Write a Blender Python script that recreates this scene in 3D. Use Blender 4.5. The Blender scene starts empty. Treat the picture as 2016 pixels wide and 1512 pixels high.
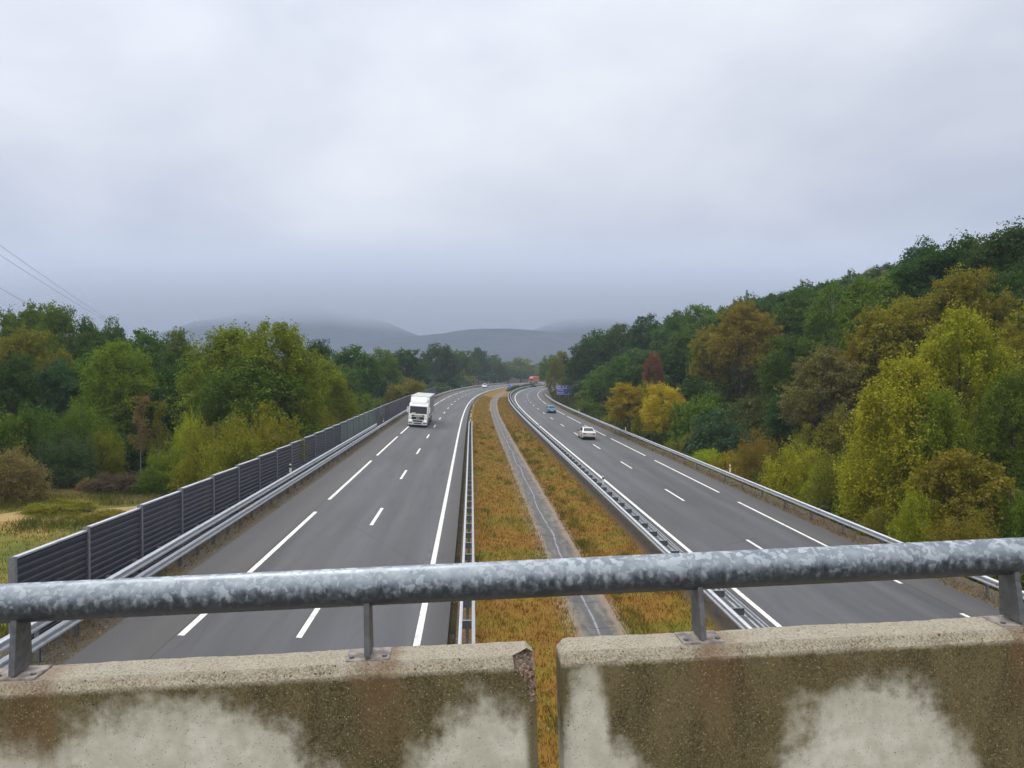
import bpy, bmesh, math, random
import numpy as np
from mathutils import Vector, Matrix, Euler

SC = bpy.context.scene
COL = SC.collection
R = math.radians

# ------------------------------------------------------------------ helpers
def tag(o, label=None, cat=None, group=None, kind=None):
    if label: o['label'] = label
    if cat: o['category'] = cat
    if group: o['group'] = group
    if kind: o['kind'] = kind
    return o

def empty(name, loc=(0, 0, 0), rz=0.0, label=None, cat=None, group=None):
    o = bpy.data.objects.new(name, None)
    o.empty_display_size = 0.3
    COL.objects.link(o)
    o.location = loc
    o.rotation_euler = (0, 0, rz)
    return tag(o, label, cat, group)

def link(name, me, parent=None, loc=None):
    o = bpy.data.objects.new(name, me)
    COL.objects.link(o)
    if parent: o.parent = parent
    if loc: o.location = loc
    return o

class MB:
    """collects faces and links them as one mesh object"""
    def __init__(self):
        self.v = []; self.f = []; self.mi = []; self.m = 0
    def face(self, pts):
        i = len(self.v); self.v += [tuple(p) for p in pts]
        self.f.append(tuple(range(i, i + len(pts)))); self.mi.append(self.m)
    def add(self, verts, faces):
        i = len(self.v); self.v += [tuple(p) for p in verts]
        for f in faces:
            self.f.append(tuple(i + k for k in f)); self.mi.append(self.m)
    def box(self, x0, x1, y0, y1, z0, z1, M=None):
        vs = [Vector((x, y, z)) for z in (z0, z1) for y in (y0, y1) for x in (x0, x1)]
        if M is not None: vs = [M @ p for p in vs]
        self.add(vs, [(0, 2, 3, 1), (4, 5, 7, 6), (0, 1, 5, 4), (2, 6, 7, 3), (0, 4, 6, 2), (1, 3, 7, 5)])
        return self
    def tube(self, pts, rad, seg=8, cap=True):
        pts = [Vector(p) for p in pts]
        if not hasattr(rad, '__len__'): rad = [rad] * len(pts)
        i0 = len(self.v)
        t0 = (pts[1] - pts[0]).normalized()
        up = Vector((0, 0, 1)) if abs(t0.z) < 0.9 else Vector((1, 0, 0))
        for i, p in enumerate(pts):
            t = (pts[min(i + 1, len(pts) - 1)] - pts[max(i - 1, 0)]).normalized()
            a = t.cross(up)
            if a.length < 1e-4: a = Vector((1, 0, 0))
            a.normalize(); b = t.cross(a).normalized()
            for k in range(seg):
                an = 2 * math.pi * k / seg
                self.v.append(tuple(p + (a * math.cos(an) + b * math.sin(an)) * rad[i]))
        for i in range(len(pts) - 1):
            for k in range(seg):
                a = i0 + i * seg + k; b = i0 + i * seg + (k + 1) % seg
                self.f.append((a, a + seg, b + seg, b)); self.mi.append(self.m)
        if cap:
            self.f.append(tuple(i0 + k for k in range(seg))); self.mi.append(self.m)
            j = i0 + (len(pts) - 1) * seg
            self.f.append(tuple(j + k for k in reversed(range(seg)))); self.mi.append(self.m)
        return self
    def lathe_x(self, cx, cy, cz, prof, seg=20):
        """surface of revolution round an axis along x; prof = (x, radius)"""
        i0 = len(self.v)
        for x, r in prof:
            for k in range(seg):
                an = 2 * math.pi * k / seg
                self.v.append((cx + x, cy + r * math.cos(an), cz + r * math.sin(an)))
        for i in range(len(prof) - 1):
            for k in range(seg):
                a = i0 + i * seg + k; b = i0 + i * seg + (k + 1) % seg
                self.f.append((a, b, b + seg, a + seg)); self.mi.append(self.m)
        self.f.append(tuple(i0 + k for k in reversed(range(seg)))); self.mi.append(self.m)
        j = i0 + (len(prof) - 1) * seg
        self.f.append(tuple(j + k for k in range(seg))); self.mi.append(self.m)
        return self
    def mesh(self, name, mats, smooth=False, bevel=0, seg=2, merge=True):
        me = bpy.data.meshes.new(name)
        me.from_pydata(self.v, [], self.f)
        if not isinstance(mats, (list, tuple)): mats = [mats]
        for m in mats: me.materials.append(m)
        me.polygons.foreach_set('material_index', self.mi)
        bm = bmesh.new(); bm.from_mesh(me)
        if merge: bmesh.ops.remove_doubles(bm, verts=bm.verts, dist=1e-5)
        bmesh.ops.recalc_face_normals(bm, faces=bm.faces)
        if bevel:
            es = [e for e in bm.edges if len(e.link_faces) == 2 and e.calc_face_angle(0) > 0.5]
            bmesh.ops.bevel(bm, geom=es, offset=bevel, segments=seg, affect='EDGES', profile=0.5, clamp_overlap=True)
        bm.to_mesh(me); bm.free()
        if smooth:
            me.polygons.foreach_set('use_smooth', [True] * len(me.polygons))
            try: me.set_sharp_from_angle(angle=R(38))
            except Exception: pass
        me.update()
        return me
    def build(self, name, mats, parent=None, **k):
        return link(name, self.mesh(name, mats, **k), parent)

def prism(mb, prof, x0, x1):
    """extrude a (y, z) outline along x"""
    n = len(prof)
    vs = [(x0, y, z) for y, z in prof] + [(x1, y, z) for y, z in prof]
    fs = [tuple(range(n)), tuple(reversed(range(n, 2 * n)))]
    fs += [(i, n + i, n + (i + 1) % n, (i + 1) % n) for i in range(n)]
    mb.add(vs, fs)

# ------------------------------------------------------------------ node helpers
class NT:
    def __init__(self, name, world=None):
        if world:
            self.mat = world; self.nt = world.node_tree
        else:
            self.mat = bpy.data.materials.new(name); self.mat.use_nodes = True
            self.nt = self.mat.node_tree
        self.nt.nodes.clear()
    def n(self, t, **k):
        nd = self.nt.nodes.new(t)
        for a, b in k.items(): setattr(nd, a, b)
        return nd
    def set(self, sock, v):
        if isinstance(v, bpy.types.NodeSocket): self.nt.links.new(v, sock)
        elif v is not None:
            if sock.type == 'RGBA' and len(v) == 3: v = (*v, 1)
            sock.default_value = v
    def m(self, op, a, b=None, c=None, clamp=False):
        nd = self.n('ShaderNodeMath', operation=op, use_clamp=clamp)
        self.set(nd.inputs[0], a)
        if b is not None: self.set(nd.inputs[1], b)
        if c is not None: self.set(nd.inputs[2], c)
        return nd.outputs[0]
    def mr(self, v, a, b, c=0.0, d=1.0, smooth=True):
        nd = self.n('ShaderNodeMapRange', interpolation_type='SMOOTHSTEP' if smooth else 'LINEAR')
        for i, x in enumerate((v, a, b, c, d)): self.set(nd.inputs[i], x)
        return nd.outputs[0]
    def mix(self, f, a, b, blend='MIX'):
        nd = self.n('ShaderNodeMix', data_type='RGBA', blend_type=blend)
        self.set(nd.inputs[0], f); self.set(nd.inputs[6], a); self.set(nd.inputs[7], b)
        return nd.outputs[2]
    def noise(self, vec, scale, detail=4, rough=0.55, dist=0.0, out=0):
        nd = self.n('ShaderNodeTexNoise')
        if vec is not None: self.set(nd.inputs['Vector'], vec)
        nd.inputs['Scale'].default_value = scale; nd.inputs['Detail'].default_value = detail
        nd.inputs['Roughness'].default_value = rough; nd.inputs['Distortion'].default_value = dist
        return nd.outputs[out]
    def voro(self, vec, scale, feature='F1', out=0, rand=1.0):
        nd = self.n('ShaderNodeTexVoronoi', feature=feature)
        if vec is not None: self.set(nd.inputs['Vector'], vec)
        nd.inputs['Scale'].default_value = scale; nd.inputs['Randomness'].default_value = rand
        return nd.outputs[out]
    def coord(self, which='Object'):
        return self.n('ShaderNodeTexCoord').outputs[which]
    def pos(self):
        return self.n('ShaderNodeNewGeometry').outputs['Position']
    def sep(self, v):
        nd = self.n('ShaderNodeSeparateXYZ'); self.set(nd.inputs[0], v); return nd.outputs
    def comb(self, x, y, z):
        nd = self.n('ShaderNodeCombineXYZ')
        for i, a in enumerate((x, y, z)): self.set(nd.inputs[i], a)
        return nd.outputs[0]
    def vmul(self, v, s):
        nd = self.n('ShaderNodeVectorMath', operation='MULTIPLY')
        self.set(nd.inputs[0], v); nd.inputs[1].default_value = s
        return nd.outputs[0]
    def ramp(self, f, stops, interp='LINEAR'):
        nd = self.n('ShaderNodeValToRGB'); self.set(nd.inputs[0], f)
        nd.color_ramp.interpolation = interp
        e = nd.color_ramp.elements
        while len(e) < len(stops): e.new(0.5)
        for el, (p, c) in zip(e, stops):
            el.position = p; el.color = (*c, 1)
        return nd.outputs[0]
    def bump(self, h, strength=0.3, dist=0.01):
        nd = self.n('ShaderNodeBump'); self.set(nd.inputs['Height'], h)
        nd.inputs['Strength'].default_value = strength; nd.inputs['Distance'].default_value = dist
        return nd.outputs[0]
    def out(self, col, rough=0.7, metal=0.0, spec=0.5, bump=None, emit=None, estr=0, coat=0):
        b = self.n('ShaderNodeBsdfPrincipled'); o = self.n('ShaderNodeOutputMaterial')
        self.set(b.inputs['Base Color'], col); self.set(b.inputs['Roughness'], rough)
        self.set(b.inputs['Metallic'], metal); self.set(b.inputs['Specular IOR Level'], spec)
        if coat: self.set(b.inputs['Coat Weight'], coat)
        if bump is not None: self.set(b.inputs['Normal'], bump)
        if emit is not None:
            self.set(b.inputs['Emission Color'], emit); b.inputs['Emission Strength'].default_value = estr
        self.nt.links.new(b.outputs[0], o.inputs[0])
        return self.mat

def plain(name, col, rough=0.6, metal=0.0, spec=0.5, var=0.12, sc=6.0, **k):
    t = NT(name); nz = t.noise(t.coord(), sc, 3)
    c = t.mix(t.mr(nz, 0.3, 0.7), tuple(x * (1 - var) for x in col), tuple(min(1, x * (1 + var)) for x in col))
    return t.out(c, rough, metal, spec, **k)

# ------------------------------------------------------------------ alignment of the motorway
TH = -.046929; BL = .0704; BR = .0332; DZ = .1114; G2 = -.0531; EYE = 8.2083
KN = [(0, -.000107), (80, .000015), (160, .000336), (240, .000692), (320, .000813), (400, .00123), (520, .001652), (760, .0008), (1200, 0.)]
def kap(s):
    if s <= 0: return KN[0][1]
    for (a, u), (b, v) in zip(KN, KN[1:]):
        if s <= b: return u + (v - u) * (s - a) / (b - a)
    return 0.
TAB = [(0., 0., 0., TH)]
_x = _y = 0.; _p = TH
for _i in range(1200):
    _k = kap(_i + .5); _m = _p + _k * .5
    _x += math.sin(_m); _y += math.cos(_m); _p += _k
    TAB.append((_i + 1., _x, _y, _p))
def cl(s):
    if s < 0: return (s * math.sin(TH), s * math.cos(TH), TH)
    i = min(int(s), len(TAB) - 2); t = s - i; a = TAB[i]; b = TAB[i + 1]
    return tuple(a[j] * (1 - t) + b[j] * t for j in (1, 2, 3))
def bank(n):
    if n <= -1.: return -BL * max(n, -12.5)
    if n >= 9.: return -BR * min(n, 22) + DZ
    za = BL; zb = -BR * 9 + DZ
    return za + (zb - za) * (n + 1) / 10
def vert(s):
    if s < 60: return 0.
    if s < 420: return G2 * ((s - 60) / 100) ** 2
    return G2 * 3.6 ** 2 + G2 * 7.2 * (s - 420) / 100
def P(s, n, h=0.):
    X, Y, a = cl(s)
    return Vector((X + n * math.cos(a), Y - n * math.sin(a), vert(s) + bank(n) + h))
def psi(s): return cl(s)[2]
_TX = np.array([t[1] for t in TAB]); _TY = np.array([t[2] for t in TAB]); _TP = np.array([t[3] for t in TAB])
def sn_of(x, y):
    i = int(np.argmin((_TX - x) ** 2 + (_TY - y) ** 2)); a = _TP[i]
    dx, dy = x - _TX[i], y - _TY[i]
    return i + dx * math.sin(a) + dy * math.cos(a), dx * math.cos(a) - dy * math.sin(a)
def lerp_tab(t, x):
    if x <= t[0][0]: return t[0][1]
    for (a, u), (b, v) in zip(t, t[1:]):
        if x <= b: return u + (v - u) * (x - a) / (b - a)
    return t[-1][1]
OFF = [(-420, 10), (-140, 3), (-70, -1.6), (-16, -2.4), (-12.6, -.15), (-10.5, -.07), (-10.3, -.16), (-.9, -.16), (-.7, -.12), (3.3, -.62), (5.1, -.66), (8.8, -.16), (9.2, -.16), (18.9, -.16), (19.3, -.07),
       (20.8, -.12), (23.5, -1.7), (27, -1.4), (32, .3), (60, 11.8), (100, 22), (160, 36), (420, 70)]
def hz(x, y):
    return (math.sin(x * .07 + 1.3) * math.cos(y * .06) + .5 * math.sin(x * .17 + y * .13) + .25 * math.sin(x * .5 + 2) * math.sin(y * .43)) * .28
def ground_h(s, n):
    o = lerp_tab(OFF, n); base = vert(s) + bank(n)
    w = 0. if -14 < n < 22 else min(1., (min(abs(n + 14), abs(n - 22))) / 8.)
    X, Y, a = cl(s)
    x = X + n * math.cos(a); y = Y - n * math.sin(a)
    return base + o + w * hz(x, y)
def ground_at(x, y):
    s, n = sn_of(x, y); return ground_h(s, n)
def strip(name, s0, s1, ds, prof, mat, parent=None, smooth=True, closed=False, skew=None):
    """sweep a cross-section of (n, h) along the road; UV = (n, s)"""
    ns = max(1, int(math.ceil((s1 - s0) / ds))); k = len(prof)
    vs = []; fs = []; uv = []
    for i in range(ns + 1):
        s = s0 + (s1 - s0) * i / ns
        for n, h in prof:
            vs.append(P(s, n, h)); uv.append((n, s))
    kk = k if closed else k - 1
    for i in range(ns):
        for j in range(kk):
            a = i * k + j; b = i * k + (j + 1) % k
            fs.append((a, b, b + k, a + k))
    if closed:
        fs.append(tuple(range(k))[::-1]); fs.append(tuple(ns * k + j for j in range(k)))
    me = bpy.data.meshes.new(name); me.from_pydata(vs, [], fs); me.materials.append(mat)
    ul = me.uv_layers.new(name='UVMap'); li = np.empty(len(me.loops), np.int32); me.loops.foreach_get('vertex_index', li)
    ul.data.foreach_set('uv', np.array(uv, np.float32)[li].ravel())
    bm = bmesh.new(); bm.from_mesh(me); bmesh.ops.recalc_face_normals(bm, faces=bm.faces); bm.to_mesh(me); bm.free()
    if smooth:
        me.polygons.foreach_set('use_smooth', [True] * len(me.polygons))
        me.set_sharp_from_angle(angle=R(35))
    return link(name, me, parent)
# ------------------------------------------------------------------ materials
def mat_asphalt(name, lanes):
    t = NT(name); uv = t.coord('UV'); p = t.pos(); n, s, _ = t.sep(uv)
    fine = t.noise(p, 60, 3, .7); mid = t.noise(t.comb(t.m('MULTIPLY', n, 1.1), t.m('MULTIPLY', s, .05), 0), 1.0, 5, .6)
    big = t.noise(t.comb(t.m('MULTIPLY', n, .3), t.m('MULTIPLY', s, .03), 3.), 1.0, 3)
    v = t.m('ADD', t.m('MULTIPLY', fine, .35), t.m('MULTIPLY', mid, .65))
    c = t.mix(t.mr(v, .3, .7), (.052, .052, .056), (.098, .096, .102))
    c = t.mix(t.mr(big, .35, .7, 0, .45), c, (.118, .118, .133))
    st = t.noise(t.comb(t.m('MULTIPLY', n, .9), t.m('MULTIPLY', s, .16), 9.), 1., 5, .7, .4); c = t.mix(t.mr(st, .56, .70, 0., .35), c, (.045, .045, .05)); c = t.mix(t.mr(st, .30, .42, .22, 0.), c, (.13, .128, .13))
    shoulder = lanes
    for a, b in shoulder:
        k = t.m('MULTIPLY', t.mr(n, a - .15, a + .15), t.mr(n, b - .15, b + .15, 1., 0.))
        c = t.mix(t.m('MULTIPLY', k, .55), c, (.080, .073, .068))
    # wheel tracks polished slightly darker along the lanes
    w = t.n('ShaderNodeTexWave', wave_type='BANDS', bands_direction='X'); t.set(w.inputs['Vector'], t.comb(n, 0., 0.)); w.inputs['Scale'].default_value = .176; w.inputs['Distortion'].default_value = 0
    c = t.mix(t.m('MULTIPLY', w.outputs[0], .26), c, (.040, .040, .046))
    # thin cracks and joints
    cr = t.voro(t.comb(t.m('MULTIPLY', n, .25), t.m('MULTIPLY', s, .045), 0.), 1., 'DISTANCE_TO_EDGE')
    c = t.mix(t.mr(cr, .0, .006, .3, 0.), c, (.03, .03, .032))
    for jn in shoulder: jd = t.m('ABSOLUTE', t.m('SUBTRACT', n, jn[0] if jn[0] > 0 else jn[1])); c = t.mix(t.mr(jd, .01, .035, .6, 0.), c, (.022, .022, .024))
    return t.out(c, t.mr(fine, .3, .7, .62, .86), 0, .35, t.bump(fine, .5, .006))

def mat_paint():
    t = NT('road_paint'); p = t.pos(); a = t.noise(p, 22, 4, .7); b = t.noise(p, 1.2, 3)
    c = t.mix(t.mr(a, .33, .62), (.64, .63, .58), (.88, .87, .82)); c = t.mix(t.mr(t.noise(p, 5, 5, .75), .48, .66, 0., .6), c, (.26, .255, .25)); c = t.mix(t.mr(b, .3, .7, 0., .3), c, (.5, .49, .46))
    return t.out(c, .6, 0, .4, t.bump(a, .3, .004))

def patchy(t, p):
    """gold / rust / green patch colours of the dry verge grass, driven by world position"""
    a = t.noise(p, .55, 4, .6, .4); b = t.noise(p, .21, 3, .5); f = t.noise(p, 7., 4, .7)
    c = t.ramp(t.m('ADD', t.m('MULTIPLY', a, .88), t.m('MULTIPLY', f, .12)), [(.28, (.10, .11, .014)), (.38, (.175, .135, .018)), (.48, (.21, .125, .021)), (.58, (.20, .10, .020)), (.68, (.23, .14, .03)), (.82, (.27, .19, .07))])
    g = t.mr(b, .52, .66); c = t.mix(t.m('MULTIPLY', g, .7), c, (.115, .12, .014))
    return c, f

def mat_median():
    t = NT('median_soil_grass'); p = t.pos(); c, f = patchy(t, p)
    n, s, _ = t.sep(t.coord('UV'))
    k = t.noise(p, 2.6, 4, .65)
    # bare sandy earth spots and stony edge beside the barrier
    c = t.mix(t.mr(k, .62, .72, 0., .6), c, (.25, .19, .12))
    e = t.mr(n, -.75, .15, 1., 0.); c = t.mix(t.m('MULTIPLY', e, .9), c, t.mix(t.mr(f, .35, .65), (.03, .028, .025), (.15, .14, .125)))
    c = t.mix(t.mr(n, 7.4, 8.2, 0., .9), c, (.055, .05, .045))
    ed = t.m('ADD', t.m('MULTIPLY', t.mr(n, 2.7, 3.35, 0., 1.), t.mr(n, 3.6, 4., 1., 0.)), t.m('MULTIPLY', t.mr(n, 5.1, 5.45, 1., 0.), t.mr(n, 4.4, 4.8, 0., 1.)))
    c = t.mix(t.m('MULTIPLY', ed, t.mr(k, .4, .6, .1, .6)), c, (.30, .245, .18))
    return t.out(c, .95, 0, .1, t.bump(f, .9, .05))

def mat_grassblade(name, kind):
    t = NT(name); p = t.pos(); at = t.n('ShaderNodeAttribute', attribute_name='v').outputs['Fac']
    if kind == 'median': c, f = patchy(t, p)
    else:
        a = t.noise(p, .22, 5, .65, .5); c = t.ramp(a, [(.35, (.075, .105, .017)), (.48, (.12, .13, .022)), (.60, (.19, .155, .036)), (.72, (.29, .20, .07))])
    c = t.mix(1., c, t.comb(t.mr(at, 0, 1, .55, 1.45, False),) if False else t.ramp(at, [(0, (.8, .8, .8)), (1, (1.12, 1.1, 1.08))]), 'MULTIPLY')
    return t.out(c, .8, 0, .15)

def mat_ground():
    t = NT('ground_mix'); p = t.pos(); n, s, _ = t.sep(t.coord('UV')); f = t.noise(p, 5, 4, .7)
    a = t.noise(p, .14, 5, .65, .6); b = t.noise(p, .5, 4, .6)
    mead = t.ramp(t.m('ADD', t.m('MULTIPLY', a, .8), t.m('MULTIPLY', b, .2)), [(.32, (.09, .12, .02)), (.46, (.145, .15, .028)), (.56, (.23, .185, .045)), (.62, (.34, .21, .065)), (.72, (.40, .30, .15))])
    wood = t.mix(t.mr(b, .35, .65), (.018, .02, .009), (.045, .035, .018))
    k = t.mr(t.m('ADD', n, t.m('MULTIPLY', b, 4.)), -13., -9., 0., 1.)       # 0 on the meadow side
    far = t.mr(t.m('ADD', t.m('ADD', s, t.m('MULTIPLY', n, .35)), t.m('MULTIPLY', b, 10.)), 50., 60.)
    w = t.m('MAXIMUM', k, far)
    c = t.mix(w, mead, wood)
    c = t.mix(t.mr(f, .3, .7, .35, 0.), c, (.05, .045, .02))
    return t.out(c, .97, 0, .08, t.bump(f, .8, .06))

def mat_dirt(name='verge_dirt'):
    t = NT(name); p = t.pos(); f = t.noise(p, 14, 5, .75); g = t.noise(p, .8, 4, .6); st = t.voro(p, 22, 'F1')
    c = t.mix(t.mr(f, .3, .7), (.055, .047, .036), (.17, .145, .11))
    c = t.mix(t.mr(g, .5, .68, 0., .7), c, (.13, .09, .035)); c = t.mix(t.mr(g, .30, .42, .7, 0.), c, (.06, .075, .018))
    c = t.mix(t.mr(st, .10, .16, .5, 0.), c, (.36, .33, .29))
    return t.out(c, .95, 0, .15, t.bump(f, .9, .04))

def mat_gutter():
    t = NT('gutter_concrete'); p = t.pos(); n, s, _ = t.sep(t.coord('UV')); f = t.noise(p, 9, 5, .7)
    g = t.noise(t.comb(t.m('MULTIPLY', n, 2.2), t.m('MULTIPLY', s, .35), 0.), 1, 5, .65, .6)
    c = t.mix(t.mr(g, .32, .68), (.09, .085, .08), (.20, .18, .15)); lum = t.noise(t.comb(t.m('MULTIPLY', n, 3.), t.m('MULTIPLY', s, 1.1), 5.), 1, 5, .7); c = t.mix(t.mr(lum, .38, .52, .65, 0.), c, (.06, .058, .055))
    c = t.mix(t.mr(f, .3, .6, .45, 0.), c, (.06, .057, .055))
    # dark wet silt down the middle with a pale mineral line
    off = t.m('SUBTRACT', t.m('MULTIPLY', t.noise(t.comb(0., t.m('MULTIPLY', s, .11), 0.), 1, 3), .7), .35)
    d = t.m('ABSOLUTE', t.m('SUBTRACT', t.m('SUBTRACT', n, 4.2), off))
    dd_ = t.m('ADD', d, t.m('MULTIPLY', t.m('SUBTRACT', lum, .5), .9)); c = t.mix(t.mr(dd_, .10, .45, .75, 0.), c, (.085, .084, .09))
    br = t.noise(t.comb(0., t.m('MULTIPLY', s, .45), 2.), 1, 4, .7); c = t.mix(t.m('MULTIPLY', t.mr(t.m('ADD', d, t.m('MULTIPLY', t.m('SUBTRACT', lum, .5), .12)), .015, .06, .8, 0.), t.mr(br, .38, .5)), c, (.30, .30, .33))
    # slab joints every 3 m
    j = t.m('ABSOLUTE', t.m('SUBTRACT', t.m('FRACT', t.m('DIVIDE', s, 3.)), .5))
    c = t.mix(t.mr(j, .485, .495, 0., .8), c, (.03, .03, .028))
    e = t.m('ABSOLUTE', t.m('SUBTRACT', n, 4.2)); c = t.mix(t.m('MULTIPLY', t.mr(t.m('ADD', e, t.m('MULTIPLY', lum, .5)), .72, .98), .85), c, (.23, .175, .12))
    return t.out(c, .8, 0, .3, t.bump(f, .5, .02))

def mat_galv(name, base=(.50, .53, .57), rough=.45, metal=.5, dirt=.25, sc=3.):
    t = NT(name); o = t.coord(); a = t.noise(o, sc * 6, 3, .6); v = t.voro(o, sc * 9, 'F1', 1)
    c = t.mix(t.mr(a, .3, .7), tuple(x * .9 for x in base), tuple(x * 1.1 for x in base))
    vs = t.sep(v)[0]; c = t.mix(.06, c, t.comb(vs, vs, vs)); c = t.mix(t.mr(t.noise(o, sc, 4), .5, .75, 0., dirt), c, (.12, .115, .11))
    return t.out(c, t.mr(a, .3, .7, rough - .07, rough + .1), metal, .5)

def mat_tube():
    """old hot-dip galvanised pipe: spangle flakes, white bloom, dark run marks and a painted shaded underside"""
    t = NT('galvanised_pipe'); o = t.coord(); x, y, z = t.sep(o)
    ang = t.m('ARCTAN2', y, z)                        # pipe axis is local x; 0 at the top
    q = t.comb(t.m('MULTIPLY', x, 1.), t.m('MULTIPLY', ang, .06), 0.)
    qd = t.n('ShaderNodeVectorMath', operation='ADD'); t.set(qd.inputs[0], q)
    t.set(qd.inputs[1], t.vmul(t.noise(q, 38, 3, .6, 0., 1), (.022, .022, .0)))
    cell = t.voro(qd.outputs[0], 46, 'F1', 1); cs = t.sep(cell)
    fl = t.mr(cs[0], .74, .79); fl = t.m('MULTIPLY', fl, t.mr(t.noise(q, 9, 3), .36, .50)); c2_ = t.sep(t.voro(qd.outputs[0], 88, 'F1', 1)); fl = t.m('MAXIMUM', fl, t.m('MULTIPLY', t.mr(c2_[0], .78, .82), .7))
    c = t.mix(t.mr(t.noise(q, 16, 4, .6), .3, .7), (.16, .185, .215), (.26, .29, .32))
    c = t.mix(t.m('MULTIPLY', fl, .62), c, (.49, .54, .58))
    c = t.mix(t.m('MULTIPLY', t.mr(cs[1], .3, .8), .16), c, (.16, .19, .23))
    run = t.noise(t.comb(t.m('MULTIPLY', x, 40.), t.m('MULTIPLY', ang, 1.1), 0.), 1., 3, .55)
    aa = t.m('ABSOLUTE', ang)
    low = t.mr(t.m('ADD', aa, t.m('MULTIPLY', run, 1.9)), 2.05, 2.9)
    c = t.mix(t.m('MULTIPLY', low, .92), c, (.03, .035, .043))  # underside shade painted dark, run marks fraying its upper edge
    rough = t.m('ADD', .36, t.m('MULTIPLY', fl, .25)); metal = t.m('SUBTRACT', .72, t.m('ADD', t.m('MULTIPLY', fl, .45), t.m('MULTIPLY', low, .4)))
    return t.out(c, rough, metal, .5, t.bump(t.noise(q, 60, 3), .12, .002))

def mat_parapet():
    t = NT('weathered_concrete'); o = t.coord(); x, y, z = t.sep(o)
    n1 = t.noise(o, 7.5, 5, .62); n2 = t.noise(o, 26, 4, .6); fine = t.noise(o, 160, 2, .6)
    d1 = t.m('MULTIPLY', t.m('SUBTRACT', n1, .5), .75)
    sk = t.noise(t.comb(t.m('MULTIPLY', x, 16.), t.m('MULTIPLY', z, 1.3), y), 1., 4, .65); d1 = t.m('ADD', d1, t.m('ADD', t.m('MULTIPLY', t.m('SUBTRACT', sk, .5), .26), t.m('MULTIPLY', t.m('SUBTRACT', n2, .5), .30)))
    light = None
    for cx, cz, rx, rz in [(-1.12, -.45, .47, .37), (-1.75, -.5, .55, .33), (-.20, -.50, .25, .36), (.115, -.46, .085, .42), (.17, -.64, .16, .38), (1.02, -.55, .34, .42), (2.1, -.6, .3, .3)]:
        ex = t.m('DIVIDE', t.m('SUBTRACT', x, cx), rx); ez = t.m('DIVIDE', t.m('SUBTRACT', z, cz), rz)
        e = t.m('SQRT', t.m('ADD', t.m('MULTIPLY', ex, ex), t.m('MULTIPLY', ez, ez)))
        l = t.mr(t.m('ADD', e, d1), 1.16, .78)
        light = l if light is None else t.m('MAXIMUM', light, l)
    wet = t.m('MULTIPLY', t.m('MULTIPLY', t.mr(x, -.085, -.060), t.mr(x, -.036, -.026, 1., 0.)), t.mr(t.m('ADD', z, t.m('MULTIPLY', n1, .1)), -.06, -.14)); light = t.m('MULTIPLY', light, t.m('SUBTRACT', 1., t.m('MULTIPLY', wet, .9)))
    cem = t.mix(t.mr(n1, .3, .7), (.52, .485, .385), (.70, .665, .555)); cem = t.mix(t.mr(n2, .35, .7, 0., .4), cem, (.44, .405, .31))
    drip = t.noise(t.comb(t.m('MULTIPLY', x, 8.), t.m('MULTIPLY', z, 2.6), y), 1., 4, .6)
    stain = t.mix(t.mr(drip, .33, .68), (.052, .039, .014), (.155, .118, .052)); stain = t.mix(t.mr(n2, .35, .65, .0, .5), stain, (.12, .105, .045)); stain = t.mix(t.mr(fine, .40, .62, 0., .45), stain, (.22, .175, .095)); stain = t.mix(t.mr(fine, .30, .42, .5, 0.), stain, (.035, .028, .012))
    c = t.mix(light, stain, cem)
    # the cast top and chamfer: paler, washed aggregate
    top = t.mr(t.m('ADD', z, t.m('MULTIPLY', t.m('SUBTRACT', n2, .5), .02)), -.047, -.030)
    tc = t.mix(t.mr(n1, .3, .7), (.22, .185, .125), (.38, .34, .255)); flat = t.mr(z, -.012, -.002); tc = t.mix(t.mr(fine, .42, .62, 0., .5), tc, (.55, .50, .39)); tc = t.mix(t.mr(fine, .3, .42, .5, 0.), tc, (.10, .085, .06))
    tc = t.mix(t.m('MULTIPLY', flat, .5), tc, (.46, .43, .36))
    tg = t.sep(t.voro(o, 230, 'F1', 1)); tc = t.mix(t.mr(tg[0], .76, .84, 0., .5), tc, (.58, .53, .41)); tc = t.mix(t.mr(tg[1], .84, .90, 0., .5), tc, (.09, .075, .05)); tc = t.mix(t.mr(tg[2], .86, .90, 0., .5), tc, (.42, .27, .15))
    c = t.mix(top, c, tc)
    # rust washed down below each post foot
    rust = None
    for px in (-1.555, -.535, .505, 1.515):
        ex = t.m('ABSOLUTE', t.m('SUBTRACT', x, px + .02)); r = t.m('MULTIPLY', t.mr(t.m('ADD', ex, t.m('MULTIPLY', n2, .10)), .155, .075), t.mr(z, -.36, -.02))
        rust = r if rust is None else t.m('ADD', rust, r)
    c = t.mix(t.m('MULTIPLY', t.m('MULTIPLY', rust, t.mr(drip, .3, .6, .4, 1.)), .62), c, (.175, .092, .045))
    # pale grit standing out of the worn face, black pores
    wq = t.n('ShaderNodeVectorMath', operation='ADD'); t.set(wq.inputs[0], o); t.set(wq.inputs[1], t.vmul(t.noise(o, 90, 2, .6, 0., 1), (.012, .012, .012))); gr = t.voro(wq.outputs[0], 150, 'F1'); gc = t.sep(t.voro(wq.outputs[0], 150, 'F1', 1))
    grit = t.m('MULTIPLY', t.mr(gr, .20, .42, 1., 0.), t.mr(gc[0], .62, .80)); grit = t.m('MULTIPLY', grit, t.m('SUBTRACT', 1., t.m('MULTIPLY', light, .85)))
    c = t.mix(t.m('MULTIPLY', grit, .7), c, t.mix(gc[2], (.52, .44, .28), (.36, .24, .13)))
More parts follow.
